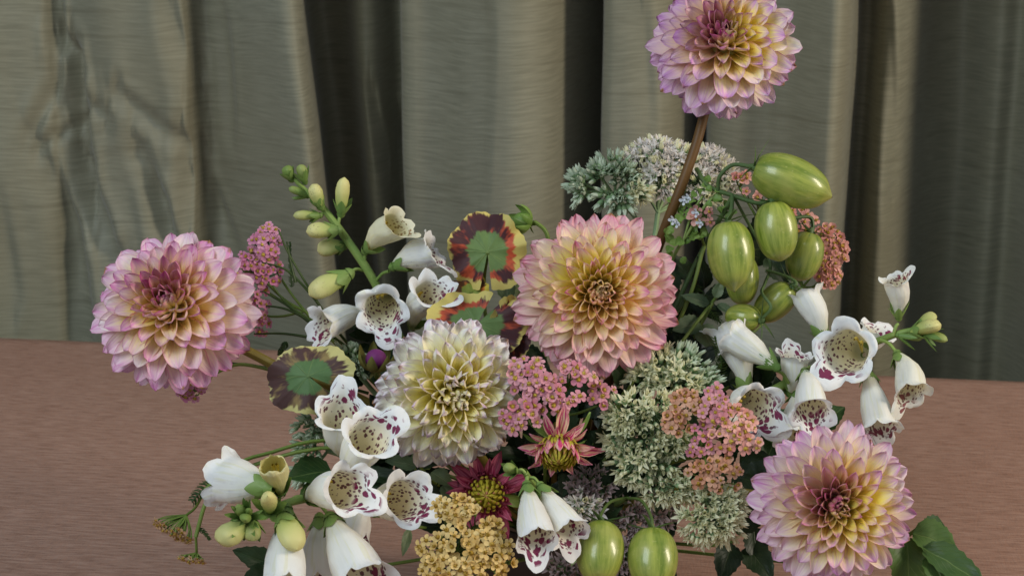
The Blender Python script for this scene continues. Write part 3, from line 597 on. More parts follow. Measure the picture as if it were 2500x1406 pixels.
B(r3, (1824, 962, 1.12), (1770, 800, 1.14), 46, lip=(-.5, .5, -.7), seed=37, flare=.75)
B(r3, (1898, 898, 1.1), (1784, 818, 1.12), 44, lip=(-.4, .3, -.8), seed=38, flare=.8)
B(r3, (1800, 965, 1.1), (1846, 1000, 1.075), 55, lip=(.6, -.5, -.3), seed=39, flare=.9, lobe=1.1)
B(r3, (2100, 870, 1.13), (2140, 808, 1.125), 38, lip=(.6, .5, -.3), seed=40, flare=.9)
B(r3, (1930, 960, 1.12), (1942, 868, 1.115), 38, lip=(0, .9, -.4), seed=41, flare=.7)
B(r3, (1945, 960, 1.11), (1935, 1085, 1.08), 40, lip=(0, -1, -.3), seed=42, flare=.6)
Bd(r3, (2222, 812, 1.10), (2298, 792, 1.09), 22, seed=31, green=.1, speck=.8, blunt=-.2)
Bd(r3, (2236, 806, 1.10), (2285, 770, 1.105), 17, seed=32, green=.3, speck=.4)
Bd(r3, (2250, 812, 1.10), (2312, 836, 1.095), 13, seed=33, green=.7)
Bd(r3, (2190, 818, 1.10), (2252, 830, 1.10), 12, seed=34, green=.8)
pedicels(r3, [((2180, 820, 1.10), (2193, 790, 1.10)), ((2150, 830, 1.10), (2190, 862, 1.09)), ((1925, 935, 1.11), (1898, 905, 1.1)), ((1990, 900, 1.125), (1965, 905, 1.09))])
# bottom pair
r4 = fox_root('pair of white foxglove bells hanging beside the two green tomatoes at the bottom', at(1290, 1160, 1.02))
m = MB(); m.tube(spline([at(1280, 1150, 1.02), at(1300, 1180, 1.03), at(1330, 1210, 1.06), VM + Vector((0, -.02, 0))], 8), .002, 8); m.part('stalk', M_fox_stem, r4)
B(r4, (1286, 1182, 1.01), (1312, 1320, .985), 50, lip=(.1, -1, .15), seed=51, flare=.35, lobe=1.05, bow=-.03)
B(r4, (1318, 1184, 1.02), (1392, 1300, 1.0), 47, lip=(.4, -1, .15), seed=52, flare=.45, lobe=1.05, bow=-.03)
Bd(r4, (1262, 1150, 1.02), (1232, 1144, 1.01), 15, seed=53, green=.8)
pedicels(r4, [((1288, 1165, 1.02), (1286, 1182, 1.01)), ((1292, 1166, 1.02), (1318, 1184, 1.02)), ((1285, 1158, 1.02), (1262, 1150, 1.02))])

# ------------------------------------------------------------------ tomatoes
k = NT('tomato_skin'); u, v = k.uv(); i_ = k.info(); rz = k.math('MULTIPLY', i_.outputs['Random'], 30)
st = k.noise(k.vec(k.math('MULTIPLY', u, 18), k.math('MULTIPLY', v, 1.6), rz), 1, 5, .65); bl = k.noise(k.vec(k.math('MULTIPLY', u, 5), k.math('MULTIPLY', v, 5), rz), 1, 3, .6)
c = k.mix(k.ss(st, .28, .72), S(92, 114, 30), S(158, 166, 74)); c = k.mix(k.math('MULTIPLY', k.ss(bl, .4, .75), .6), c, S(156, 158, 80)); c = k.mix(k.math('MULTIPLY', k.ss(v, .7, 1.0), .6), c, S(158, 154, 78)); c = k.mix(k.math('MULTIPLY', k.math('SUBTRACT', 1, k.ss(v, .0, .3)), .4), c, S(108, 124, 46))
c = k.mix(k.ss(v, .975, .99), c, S(86, 70, 40)); fr = k.noise(k.geo(), 420, 3); c = k.mix(k.math('MULTIPLY', k.ss(fr, .62, .72), .35), c, S(176, 176, 110)); k.bump(k.math('ADD', st, bl), .15, .0006); k.fin(c, .33, .45, 0, .35); M_tom = k.m
def star_calyx(par, root, p, ax, L, rd, n=5, mat=None):
    m = MB(); X, A, Zz = frame(ax, Vector((.2, -.4, .9)))
    for i in range(n):
        az = i * 2 * math.pi / n + rd.uniform(-.25, .25); rad = X * math.cos(az) + Zz * math.sin(az); dr = rad - A * rd.uniform(-.1, .5)
        P, UVs = petal(L * rd.uniform(.8, 1.25), L * .10, 1.1, .8, rd.uniform(-.9, .7), nv=8, nu=3, tip=1.2, p=1.5, base=.7)
        x, y, z = frame(dr, A * -1); m.grid([[p + x * q.x + y * q.y + z * q.z for q in row] for row in P], UVs)
    m.tube([p - A * L * .18, p - A * L * .05, p + A * L * .04], [L * .07, L * .12, L * .14], 7)
    link('calyx', m.mesh('calyx', M_tom_stem, root.location), par)
def tomato(root, p0, p1, R, seed, point=.1):
    rd = random.Random(seed); p0 = at(*p0); p1 = at(*p1); R = R / FPX * 1.14; ax = p1 - p0; L = ax.length; x, y, z = frame(ax, cv(0, .2, 1))
    m = MB(); P = []; UVs = []
    for j in range(29):
        v = j / 28; th = math.pi * v; row = []; ur = []
        r = R * (math.sin(th) ** .82) * (1 + .06 * math.cos(th)); yy = (1 - math.cos(th)) / 2
        if v > .85: q = (v - .85) / .15; r = r * (1 - q * .25); yy += q * q * point * .5
        if v < .12: yy += (.12 - v) * .3
        for i in range(33):
            a = 2 * math.pi * i / 32; rr = r * (1 + .018 * math.cos(4 * a + seed) + .01 * math.cos(3 * a)); row.append(p0 + y * (L * yy) + x * rr * math.cos(a) + z * rr * math.sin(a)); ur.append((i / 32, v))
        P.append(row); UVs.append(ur)
    m.grid(P, UVs, flip=True); o = m.part('tomato', M_tom, root)
    star_calyx(o, root, p0 + y * L * .02, y, .021, rd)
rt = empty('tomato_truss', at(1800, 450, 1.14), 'truss of seven green plum tomatoes hanging at the upper right', 'tomatoes', 'trusses of green tomatoes')
tomato(rt, (1838, 408, 1.125), (2022, 478, 1.12), 60, 1, .12)
tomato(rt, (1778, 540, 1.115), (1792, 702, 1.11), 56, 2, .14)
tomato(rt, (1886, 492, 1.12), (1905, 636, 1.115), 52, 3, .04)
tomato(rt, (1980, 566, 1.15), (1948, 684, 1.15), 47, 4, .03)
tomato(rt, (1812, 620, 1.155), (1812, 744, 1.15), 42, 5, .04)
tomato(rt, (1935, 700, 1.14), (1848, 778, 1.15), 40, 6, .04)
tomato(rt, (1856, 782, 1.13), (1772, 770, 1.14), 34, 7, .04)
m = MB()
for pth, r0 in [([(1700, 412, 1.16), (1730, 455, 1.15), (1790, 478, 1.14), (1850, 496, 1.13), (1886, 490, 1.12)], .0020), ([(1752, 466, 1.145), (1758, 430, 1.14), (1790, 403, 1.135), (1838, 408, 1.125)], .0018),
                ([(1788, 476, 1.14), (1786, 510, 1.13), (1778, 540, 1.115)], .0018), ([(1850, 496, 1.13), (1920, 530, 1.14), (1975, 530, 1.15), (1985, 552, 1.15), (1980, 566, 1.15)], .0016),
                ([(1790, 478, 1.14), (1835, 560, 1.16), (1880, 640, 1.16), (1868, 690, 1.14), (1860, 715, 1.13), (1882, 750, 1.125), (1856, 782, 1.13)], .0014), ([(1872, 660, 1.15), (1920, 675, 1.14), (1944, 690, 1.135), (1935, 705, 1.135)], .0014),
                ([(1790, 478, 1.14), (1700, 640, 1.17), (1600, 850, 1.16), tuple(VM)], .0022)]:
    m.tube(spline([at(*q) if q != tuple(VM) else VM for q in pth], 7), r0 * .78, 7)
m.part('stem', M_tom_stem, rt)
rt2 = empty('tomato_truss', at(1530, 1260, 1.03), 'two green plum tomatoes hanging side by side at the bottom edge', 'tomatoes', 'trusses of green tomatoes')
tomato(rt2, (1468, 1274, 1.03), (1462, 1422, 1.01), 53, 8, .03)
tomato(rt2, (1592, 1292, 1.03), (1596, 1440, 1.01), 56, 9, .03)
m = MB()
for pth in [[(1530, 1215, 1.07), (1490, 1225, 1.05), (1468, 1254, 1.035), (1468, 1274, 1.03)], [(1530, 1215, 1.07), (1566, 1222, 1.05), (1590, 1262, 1.035), (1592, 1292, 1.03)]]: m.tube(spline([at(*q) for q in pth], 7), .001, 7)
m.tube(spline([at(1530, 1215, 1.07), VM], 7), .002, 7); m.part('stem', M_dark_stem, rt2)

# ------------------------------------------------------------------ yarrow and sedum
def floret_mesh(name, mp, mc, n=5, open_=1.0, seed=0, w=.42, L=1.0):
    rd = random.Random(seed); m = MB()
    for i in range(n):
        az = 2 * math.pi * i / n + rd.uniform(-.1, .1); f = math.radians(78 * open_ + rd.uniform(-6, 8)); rad = Vector((math.cos(az), math.sin(az), 0)); A = Vector((0, 0, 1)); dr = A * math.cos(f) + rad * math.sin(f)
        P, UVs = petal(L * rd.uniform(.9, 1.08), w * L, .5, .25, -.35, nv=4, nu=4, tip=.38, p=5, base=.35)
        x, y, z = frame(dr, A - dr * A.dot(dr)); m.grid([[x * q.x + y * q.y + z * q.z + rad * .12 for q in row] for row in P], UVs)
    P = [[Vector((.34 * math.sin(t) * math.cos(a), .34 * math.sin(t) * math.sin(a), .38 * math.cos(t) + .06)) for a in [q * math.pi / 3 for q in range(7)]] for t in (0, .7, 1.3, 1.9)]
    m.grid(P, [[(0, 0)] * 7] * 4, mi=1, flip=True)
    for i in range(6):
        az = rd.uniform(0, 6.28); r = rd.uniform(.1, .32); m.tube([Vector((r * math.cos(az), r * math.sin(az), .2)), Vector((r * math.cos(az) * 1.3, r * math.sin(az) * 1.3, .58))], .06, 4, mi=1)
    P = [[Vector((rr * math.cos(a), rr * math.sin(a), zz)) for a in [q * math.pi / 3 for q in range(7)]] for rr, zz in ((.3, .05), (.34, -.4), (.2, -.9), (.06, -1.2))]
    m.grid(P, [[(0, 0)] * 7] * 4, mi=2)
    return m.mesh(name, [mp, mc, M_stem])
def petmat(name, c1, c2, trans=.2, c3=None):
    k = NT(name); u, v = k.uv(); i = k.info(); n = k.noise(k.vec(k.math('MULTIPLY', u, 6), k.math('MULTIPLY', v, 2), k.math('MULTIPLY', i.outputs['Random'], 50)), 1, 2)
    f = k.math('MULTIPLY_ADD', i.outputs['Random'], .9, k.math('MULTIPLY_ADD', n, .8, -.45), clamp=True); c = k.mix(f, c1, c2)
    if c3: c = k.mix(k.math('SUBTRACT', 1, k.ss(v, .05, .38)), c, c3)
    k.bump(n, .3, .0003); return k.fin(c, .55, .25, trans)
Y_pink = petmat('yarrow_pink', S(200, 124, 142), S(224, 168, 176)); Y_coral = petmat('yarrow_coral', S(210, 140, 132), S(234, 182, 170)); Y_orange = petmat('yarrow_orange', S(206, 146, 116), S(226, 182, 156))
Y_yel = petmat('yarrow_yellow', S(216, 180, 108), S(232, 206, 144)); Y_pale = petmat('yarrow_pale', S(198, 158, 120), S(212, 186, 150)); Y_magenta = petmat('yarrow_magenta', S(196, 116, 150), S(218, 156, 180))
Y_ctr = petmat('floret_centre_yellow', S(190, 160, 56), S(206, 182, 84)); Y_ctr2 = petmat('floret_centre_ochre', S(170, 134, 46), S(190, 156, 70))
FM = {}
def florets(kind):
    if kind not in FM:
        mp, mc = {'pink': (Y_pink, Y_ctr), 'coral': (Y_coral, Y_ctr), 'orange': (Y_orange, Y_ctr2), 'yellow': (Y_yel, Y_ctr2), 'pale': (Y_pale, Y_ctr2), 'magenta': (Y_magenta, Y_ctr)}[kind]
        FM[kind] = [floret_mesh('floret', mp, mc, n=5, open_=o_, seed=q, w=.44 if kind != 'yellow' else .38) for q, o_ in enumerate((1.0, .85, 1.1, .5))]
    return FM[kind]
# sedum star flower / bud
def sedum_mesh(mats, open_, seed, n=5):
    rd = random.Random(seed); m = MB()
    for i in range(n):
        az = 2 * math.pi * i / n + rd.uniform(-.12, .12); f = math.radians(open_ + rd.uniform(-5, 8)); rad = Vector((math.cos(az), math.sin(az), 0)); A = Vector((0, 0, 1)); dr = A * math.cos(f) + rad * math.sin(f)
        P, UVs = petal(1.0, .27, 1.0, .8, .5 if open_ < 20 else -.1, nv=5, nu=3, tip=.9, p=1.9, base=.75)
        x, y, z = frame(dr, A - dr * A.dot(dr)); m.grid([[x * q.x + y * q.y + z * q.z + rad * .1 for q in row] for row in P], UVs)
    P = [[Vector((rr * math.cos(a), rr * math.sin(a), zz)) for a in [q * math.pi / 3 for q in range(7)]] for rr, zz in ((.22, .35), (.24, .1), (.17, -.12), (.05, -.3))]
    m.grid(P, [[(0, 0)] * 7] * 4, mi=1)
    if open_ > 25:
        for i in range(5):
            az = rd.uniform(0, 6.28); m.tube([Vector((0, 0, .1)), Vector((.3 * math.cos(az), .3 * math.sin(az), .85))], .035, 3, mi=0)
    return m.mesh('star_flower', mats)
Sd_green = petmat('sedum_bud_green', S(196, 210, 184), S(220, 228, 206), .25, S(160, 184, 146)); Sd_cream = petmat('sedum_flower_cream', S(240, 238, 202), S(248, 246, 218), .35, S(224, 226, 170))
Sd_pink = petmat('sedum_flower_pink', S(232, 224, 220), S(244, 240, 232), .3, S(200, 212, 164)); Sd_dusk = petmat('sedum_flower_dusky', S(170, 146, 146), S(196, 176, 172), .15, S(110, 112, 84))
SM = {'green': [sedum_mesh([Sd_green, M_sedum_stem], 8, 1), sedum_mesh([Sd_green, M_sedum_stem], 14, 2), sedum_mesh([Sd_green, M_sedum_stem], 5, 3)],
      'cream': [sedum_mesh([Sd_cream, M_sedum_stem], 8, 1), sedum_mesh([Sd_cream, M_sedum_stem], 12, 4), sedum_mesh([Sd_cream, M_sedum_stem], 28, 2), sedum_mesh([Sd_cream, M_sedum_stem], 40, 3)],
      'pink': [sedum_mesh([Sd_pink, M_sedum_stem], 30, 1), sedum_mesh([Sd_pink, M_sedum_stem], 50, 2), sedum_mesh([Sd_cream, M_sedum_stem], 10, 3)],
      'dusky': [sedum_mesh([Sd_dusk, M_sedum_stem], 25, 1), sedum_mesh([Sd_dusk, M_sedum_stem], 45, 2)]}
def umbel(root, c, A, rx, ry, n, meshes, size, rd, node, dome=.35, xd=None, stalks=None, back=.7, pname='floret', clump=0, sj=.3, stalk_mat=None, srad=.0006, hang=0):
    """flowers spread over an elliptical dome around c facing A; stalks run to node"""
    X = (xd - A * A.dot(xd)).normalized() if xd is not None else frame(A, Vector((0, 0, 1)))[0]; Y = A.cross(X)
    cl = [(rd.uniform(0, 6.28), math.sqrt(rd.random())) for _ in range(clump)]; pts = []; mind = .62 * math.sqrt(math.pi / n) ; tries = 0
    while len(pts) < n and tries < n * 60:
        tries += 1; a = rd.uniform(0, 6.28); r = math.sqrt(rd.random())
        x, y = r * math.cos(a), r * math.sin(a)
        if clump:
            dmin = min(math.hypot(x - q[1] * math.cos(q[0]), y - q[1] * math.sin(q[0])) for q in cl)
            if dmin > 1.0 / math.sqrt(clump) * .95: continue
        if any((x - q[0]) ** 2 + (y - q[1]) ** 2 < (mind * (1 - .3 * tries / (n * 60))) ** 2 for q in pts): continue
        pts.append((x, y))
    for x, y in pts:
        h = -dome * (x * x + y * y) * (rx + ry) / 2 + rd.uniform(-.12, .12) * size * 2
        p = c + X * x * rx + Y * y * ry + A * h
        nd = (A + (X * x + Y * y) * dome * 1.5 + Vector((rd.uniform(-sj, sj), rd.uniform(-sj, sj), rd.uniform(-sj, sj)))).normalized()
        xx, yy, zz = frame(X * math.cos(x * 50) + Y * math.sin(x * 50), nd); s = size * rd.uniform(.72, 1.2)
        zz = nd; xx = yy.cross(zz).normalized(); yy = zz.cross(xx)
        link(pname, rd.choice(meshes), root, mtx(p - root.location, xx, yy, zz, s))
        if stalks is not None:
            q = p - nd * size * 1.0; mid = p.lerp(node, .45) - A * 0.0 + (p - c) * .12
            stalks.tube(spline([q, mid, node], 3), [srad * .7, srad], 3)
def yarrow(label, patches, stem, group='heads of yarrow', stem_mat=None, seed=0, size=14):
    """patches: list of (px,py,d,rx_px,ry_px,axis,n,kind,tilt,dome)"""
    p0 = patches[0]; root = empty('yarrow', at(*p0[:3]), label, 'yarrow', group); rd = random.Random(seed); st = MB(); nodes = []
    for (px, py, d, rx, ry, axis, n, kind, tilt, dome) in patches:
        A = cv(*axis); c = at(px, py, d); s = d / FPX; t = math.radians(tilt); xd = (Rv * math.cos(t) + Uv * math.sin(t)); node = c - A * max(rx, ry) * s * 1.2 + Vector((0, 0, -.004)); nodes.append(node)
        umbel(root, c, A, rx * s, ry * s, n, florets(kind), size * s, rd, node, dome, xd, st, clump=0)
    S0 = [at(*q) for q in stem] + [VM + Vector((rd.uniform(-.02, .02), rd.uniform(-.02, .02), 0))]
    st.tube(spline(S0, 7), .0013, 6)
    for nd in nodes: st.tube(spline([nd, nd.lerp(S0[0], .5) + Vector((0, 0, -.003)), S0[0]], 4), .0009, 5)
    st.part('branching_stem', stem_mat or M_stem, root); return root
def sedum(label, patches, stem, seed=0, size=16, group='pale sedum heads'):
    p0 = patches[0]; root = empty('sedum', at(*p0[:3]), label, 'sedum', group); rd = random.Random(seed); st = MB(); S0 = [at(*q) for q in stem]
    S0 = S0 + [VM + Vector((rd.uniform(-.02, .02), rd.uniform(-.02, .02), 0))]
    for (px, py, d, r, axis, n, kind) in patches:
        A = cv(*axis); c = at(px, py, d); s = d / FPX; size_ = size * 1.55; node = c - A * r * s * 1.1
        umbel(root, c, A, r * s, r * s * .9, int(n * 1.3), SM[kind], size_ * s, rd, node, .55, None, st, pname='star_flower', sj=.35, srad=.0005)
        st.tube(spline([node, node.lerp(S0[0], .5) - A * .004, S0[0]], 4), .0012, 6)
    st.tube(spline(S0, 7), .0018, 7); st.part('branching_stem', M_sedum_stem, root); return root

yarrow('magenta pink yarrow rising behind the leftmost dahlia', [(650, 585, 1.15, 34, 44, (.1, .35, .9), 22, 'magenta', 0, .3), (612, 640, 1.15, 52, 34, (.2, .35, .9), 20, 'magenta', 20, .3), (655, 655, 1.15, 34, 45, (.4, .2, .9), 18, 'magenta', 0, .3), (640, 760, 1.15, 26, 62, (.5, -.1, .8), 16, 'magenta', 0, .3)],
       [(745, 760, 1.16), (830, 850, 1.16), (1000, 1020, 1.15)], seed=1, size=13)
yarrow('small magenta yarrow sprig peeping out under the leftmost dahlia', [(462, 945, 1.13, 42, 30, (-.4, -.2, .9), 17, 'magenta', 30, .3)], [(520, 912, 1.14), (600, 890, 1.14), (760, 940, 1.14), (1000, 1060, 1.14)], seed=2, size=14)
yarrow('deep pink yarrow between the cream dahlia and the coral pink dahlia', [(1300, 905, 1.05, 55, 42, (.1, .4, .9), 19, 'pink', -20, .3), (1340, 955, 1.05, 85, 42, (.1, .35, .9), 26, 'pink', -15, .3), (1270, 1010, 1.045, 52, 38, (-.1, .2, .95), 16, 'pink', 10, .3), (1400, 905, 1.06, 55, 25, (.2, .5, .85), 11, 'pink', -15, .3), (1475, 960, 1.07, 36, 28, (.3, .4, .85), 8, 'pink', 0, .3)],
       [(1340, 1010, 1.09), (1330, 1130, 1.11)], seed=3, size=16)
yarrow('large salmon pink yarrow right of centre in front of the pale sedum', [(1745, 985, 1.045, 45, 45, (.1, .3, .95), 14, 'pink', 0, .25), (1790, 1045, 1.045, 78, 55, (.15, .25, .95), 32, 'coral', -30, .25), (1710, 1075, 1.045, 38, 42, (0, .2, 1), 12, 'pink', 0, .25), (1745, 1150, 1.045, 72, 44, (.1, .1, 1), 26, 'orange', -20, .25), (1672, 985, 1.05, 40, 34, (-.1, .3, .95), 14, 'orange', 20, .25), (1650, 1030, 1.05, 38, 30, (-.1, .1, .95), 11, 'orange', 0, .25)],
       [(1720, 1110, 1.09), (1600, 1150, 1.12)], seed=4, size=15)
yarrow('coral yarrow behind the green tomatoes at the right', [(2028, 605, 1.17, 44, 58, (.25, .2, .95), 50, 'coral', 0, .25), (2026, 668, 1.17, 32, 30, (.3, 0, .95), 18, 'coral', 0, .25), (1950, 530, 1.175, 50, 36, (.1, .3, .95), 12, 'coral', -30, .2), (1870, 480, 1.18, 60, 20, (.1, .3, .9), 8, 'coral', -30, .2), (1810, 432, 1.18, 28, 14, (0, .3, .9), 6, 'coral', 0, .2)],
       [(1960, 700, 1.18), (1860, 790, 1.17), (1700, 950, 1.15)], seed=5, size=13)
yarrow('small coral yarrow florets beside the basil flowers', [(1715, 530, 1.14, 26, 24, (0, .2, 1), 5, 'coral', 40, .2)], [(1720, 600, 1.16), (1650, 800, 1.16)], seed=6, size=15)
yarrow('golden yellow yarrow in the front at the bottom edge', [(1120, 1240, 1.0, 62, 34, (-.1, .4, .9), 17, 'yellow', -15, .3), (1170, 1290, .995, 60, 40, (.1, .3, .95), 18, 'yellow', -30, .3), (1100, 1330, .99, 80, 48, (-.1, .25, .95), 25, 'yellow', 0, .3), (1200, 1350, .985, 65, 52, (.3, .2, .9), 24, 'yellow', 0, .3), (1120, 1395, .98, 100, 40, (0, .15, 1), 28, 'yellow', 0, .3)],
       [(1150, 1370, 1.03), (1200, 1380, 1.06)], seed=7, size=17)
yarrow('pale apricot yarrow drooping over the table at the lower left', [(420, 1305, 1.08, 62, 22, (-.35, -.75, .5), 30, 'pale', -30, .3)], [(500, 1195, 1.07), (545, 1160, 1.07), (640, 1110, 1.08), (900, 1090, 1.1)], seed=8, size=10, stem_mat=M_stem)
yarrow('tiny green and apricot yarrow cluster lowest over the table at the left', [(470, 1372, 1.07, 36, 10, (-.1, -.75, .6), 14, 'pale', -8, .3)], [(478, 1310, 1.07), (505, 1220, 1.07), (550, 1160, 1.08), (900, 1100, 1.1)], seed=9, size=9, stem_mat=M_stem)

sedum('wide pinkish white sedum head behind the tall brown dahlia stem', [(1600, 370, 1.19, 62, (-.1, .6, .8), 48, 'pink'), (1545, 395, 1.19, 40, (-.2, .4, .8), 26, 'pink'), (1655, 372, 1.19, 45, (.1, .7, .7), 26, 'pink'), (1625, 425, 1.18, 48, (.1, .1, 1), 26, 'pink'), (1740, 385, 1.2, 45, (.3, .6, .7), 28, 'pink'), (1780, 425, 1.2, 40, (.5, .3, .7), 22, 'pink'), (1715, 440, 1.19, 38, (.2, .1, 1), 18, 'pink'), (1740, 470, 1.19, 30, (.1, -.1, 1), 10, 'cream')],
      [(1606, 520, 1.19), (1595, 600, 1.19), (1560, 800, 1.18)], seed=11, size=17)
sedum('blue green budded sedum spray above the coral pink dahlia', [(1500, 395, 1.18, 36, (-.1, .6, .8), 18, 'green'), (1455, 415, 1.18, 26, (-.4, .5, .7), 12, 'green'), (1408, 445, 1.18, 28, (-.7, .2, .6), 14, 'green'), (1412, 475, 1.18, 22, (-.6, -.3, .7), 9, 'green'), (1530, 430, 1.18, 34, (0, .1, 1), 15, 'green'), (1478, 485, 1.175, 26, (-.4, -.4, .8), 9, 'green'), (1515, 500, 1.175, 34, (.1, -.7, .7), 15, 'green'), (1560, 470, 1.175, 26, (.4, -.3, .8), 10, 'cream')],
      [(1500, 480, 1.2), (1560, 560, 1.2), (1560, 800, 1.18)], seed=12, size=18)
sedum('creamy sedum head just under the right side of the coral pink dahlia', [(1610, 885, 1.1, 58, (0, .5, .8), 36, 'cream'), (1680, 880, 1.1, 50, (.2, .5, .8), 28, 'green'), (1650, 925, 1.09, 55, (0, .1, 1), 26, 'cream'), (1725, 930, 1.1, 42, (.4, .2, .9), 20, 'green'), (1560, 920, 1.1, 34, (-.4, .1, .9), 12, 'cream')], [(1640, 980, 1.13), (1600, 1080, 1.14)], seed=13, size=17)
sedum('big airy cream sedum head in the centre behind the salmon yarrow', [(1530, 1000, 1.07, 58, (-.3, .4, .9), 30, 'cream'), (1600, 1000, 1.07, 50, (0, .3, .95), 22, 'cream'), (1510, 1075, 1.07, 46, (-.5, 0, .9), 18, 'cream'), (1570, 1070, 1.07, 50, (-.1, .1, 1), 22, 'cream'), (1640, 1075, 1.075, 45, (.1, .1, 1), 18, 'cream'), (1540, 1150, 1.065, 52, (-.3, -.4, .9), 24, 'cream'), (1610, 1145, 1.07, 46, (0, -.3, .95), 18, 'cream'), (1625, 1210, 1.065, 46, (.1, -.5, .85), 18, 'cream'), (1680, 1200, 1.07, 34, (.2, -.4, .9), 10, 'cream')], [(1590, 1090, 1.12), (1560, 1180, 1.13)], seed=14, size=17)
sedum('round cream sedum cluster hanging low, left of the right front dahlia', [(1755, 1235, 1.05, 55, (.1, .2, .95), 30, 'cream'), (1710, 1285, 1.045, 50, (-.3, -.2, .9), 26, 'cream'), (1770, 1290, 1.045, 50, (.3, -.3, .9), 26, 'cream'), (1800, 1225, 1.055, 32, (.6, .1, .8), 10, 'cream')], [(1735, 1230, 1.09), (1650, 1220, 1.12)], seed=15, size=18)
sedum('dusky pink sedum in shade between the hanging bells and the tomatoes', [(1440, 1190, 1.08, 52, (0, .2, 1), 22, 'dusky'), (1420, 1240, 1.07, 42, (-.1, 0, 1), 16, 'pink'), (1530, 1270, 1.09, 50, (0, .1, 1), 24, 'dusky'), (1540, 1360, 1.08, 45, (0, .1, 1), 18, 'dusky'), (1610, 1250, 1.09, 38, (.1, .1, 1), 14, 'dusky'), (1380, 1395, 1.04, 40, (0, .1, 1), 14, 'dusky')], [(1500, 1280, 1.12)], seed=16, size=16)
sedum('grey green sedum hanging in shade behind the upper foxglove bell at the left', [(745, 1040, 1.12, 34, (-.4, .1, .9), 16, 'green'), (750, 1100, 1.12, 38, (-.4, -.1, .9), 18, 'green'), (740, 1160, 1.12, 32, (-.4, -.3, .8), 14, 'green'), (800, 1060, 1.12, 36, (0, .1, 1), 14, 'green')], [(800, 1100, 1.14), (950, 1150, 1.14)], seed=17, size=18)
sedum('little grey green sedum cluster above the pale striped geranium leaf', [(850, 868, 1.13, 34, (0, .2, 1), 16, 'green'), (880, 890, 1.13, 24, (.3, .1, 1), 9, 'green')], [(880, 920, 1.15), (1000, 1050, 1.15)], seed=18, size=15)

# ------------------------------------------------------------------ geranium leaves
def ger_mat(name, green, dark, orange, yellow, pale=0.0, amt=.5):
    k = NT(name); u, v = k.uv(); i = k.info(); rz = k.math('MULTIPLY', i.outputs['Random'], 40)
    ca = k.math('MULTIPLY', k.math('COSINE', k.math('MULTIPLY', u, 6.2832)), 1.0); sa = k.math('SINE', k.math('MULTIPLY', u, 6.2832))
    n = k.noise(k.vec(k.math('MULTIPLY', ca, 7), k.math('MULTIPLY', sa, 7), k.math('MULTIPLY_ADD', v, 2.0, rz)), 1, 3, .6); n2 = k.noise(k.vec(k.math('MULTIPLY', ca, 1.9), k.math('MULTIPLY', sa, 1.9), k.math('MULTIPLY_ADD', v, 1.1, k.math('ADD', rz, 9))), 1, 3, .65)
    fine = k.noise(k.geo(), 260, 3)
    vj = k.math('ADD', v, k.math('MULTIPLY_ADD', n, .34, -.17))
    db = k.math('COSINE', k.math('MULTIPLY', k.math('SUBTRACT', u, .62), 6.2832)); n2b = k.math('SUBTRACT', n2, k.math('MULTIPLY', db, .07)); zone = k.mix(k.ss(n2b, amt - .07, amt + .08), dark, orange)
    zone = k.mix(k.math('MULTIPLY', k.ss(fine, .4, .7), .25), zone, dark)
    col = k.mix(k.ss(k.math('ADD', v, k.math('MULTIPLY_ADD', n, .26, -.13)), .47, .55), k.mix(fine, green, tuple(c_ * 1.35 for c_ in green[:3]) + (1,)), zone)
    col = k.mix(k.ss(k.math('ADD', vj, k.math('SUBTRACT', k.math('MULTIPLY_ADD', n2, .6, -.30), k.math('MULTIPLY', db, .13))), .82, .91), col, yellow)
    vs_ = k.math('ABSOLUTE', k.math('SUBTRACT', k.math('FRACT', k.math('MULTIPLY_ADD', u, 7, k.math('MULTIPLY_ADD', n2, .5, 0))), .5)); vein = k.math('MULTIPLY', k.math('SUBTRACT', 1, k.ss(k.math('MULTIPLY', vs_, v), .0, .02)), k.math('SUBTRACT', 1, k.ss(v, .35, .8)))
    col = k.mix(k.math('MULTIPLY', vein, .16), col, S(170, 182, 110))
    k.bump(k.math('SUBTRACT', k.math('MULTIPLY', fine, .5), vein), .45, .0006); return k.fin(col, .55, .25, .2)
G1 = ger_mat('geranium_tricolour', S(98, 122, 72), S(76, 46, 50), S(198, 90, 62), S(210, 194, 112), amt=.54)
G2 = ger_mat('geranium_pale', S(84, 112, 70), S(84, 62, 60), S(150, 130, 84), S(204, 196, 130), amt=.52)
G3 = ger_mat('geranium_young', S(128, 142, 62), S(92, 62, 40), S(206, 120, 48), S(206, 186, 76), amt=.5)
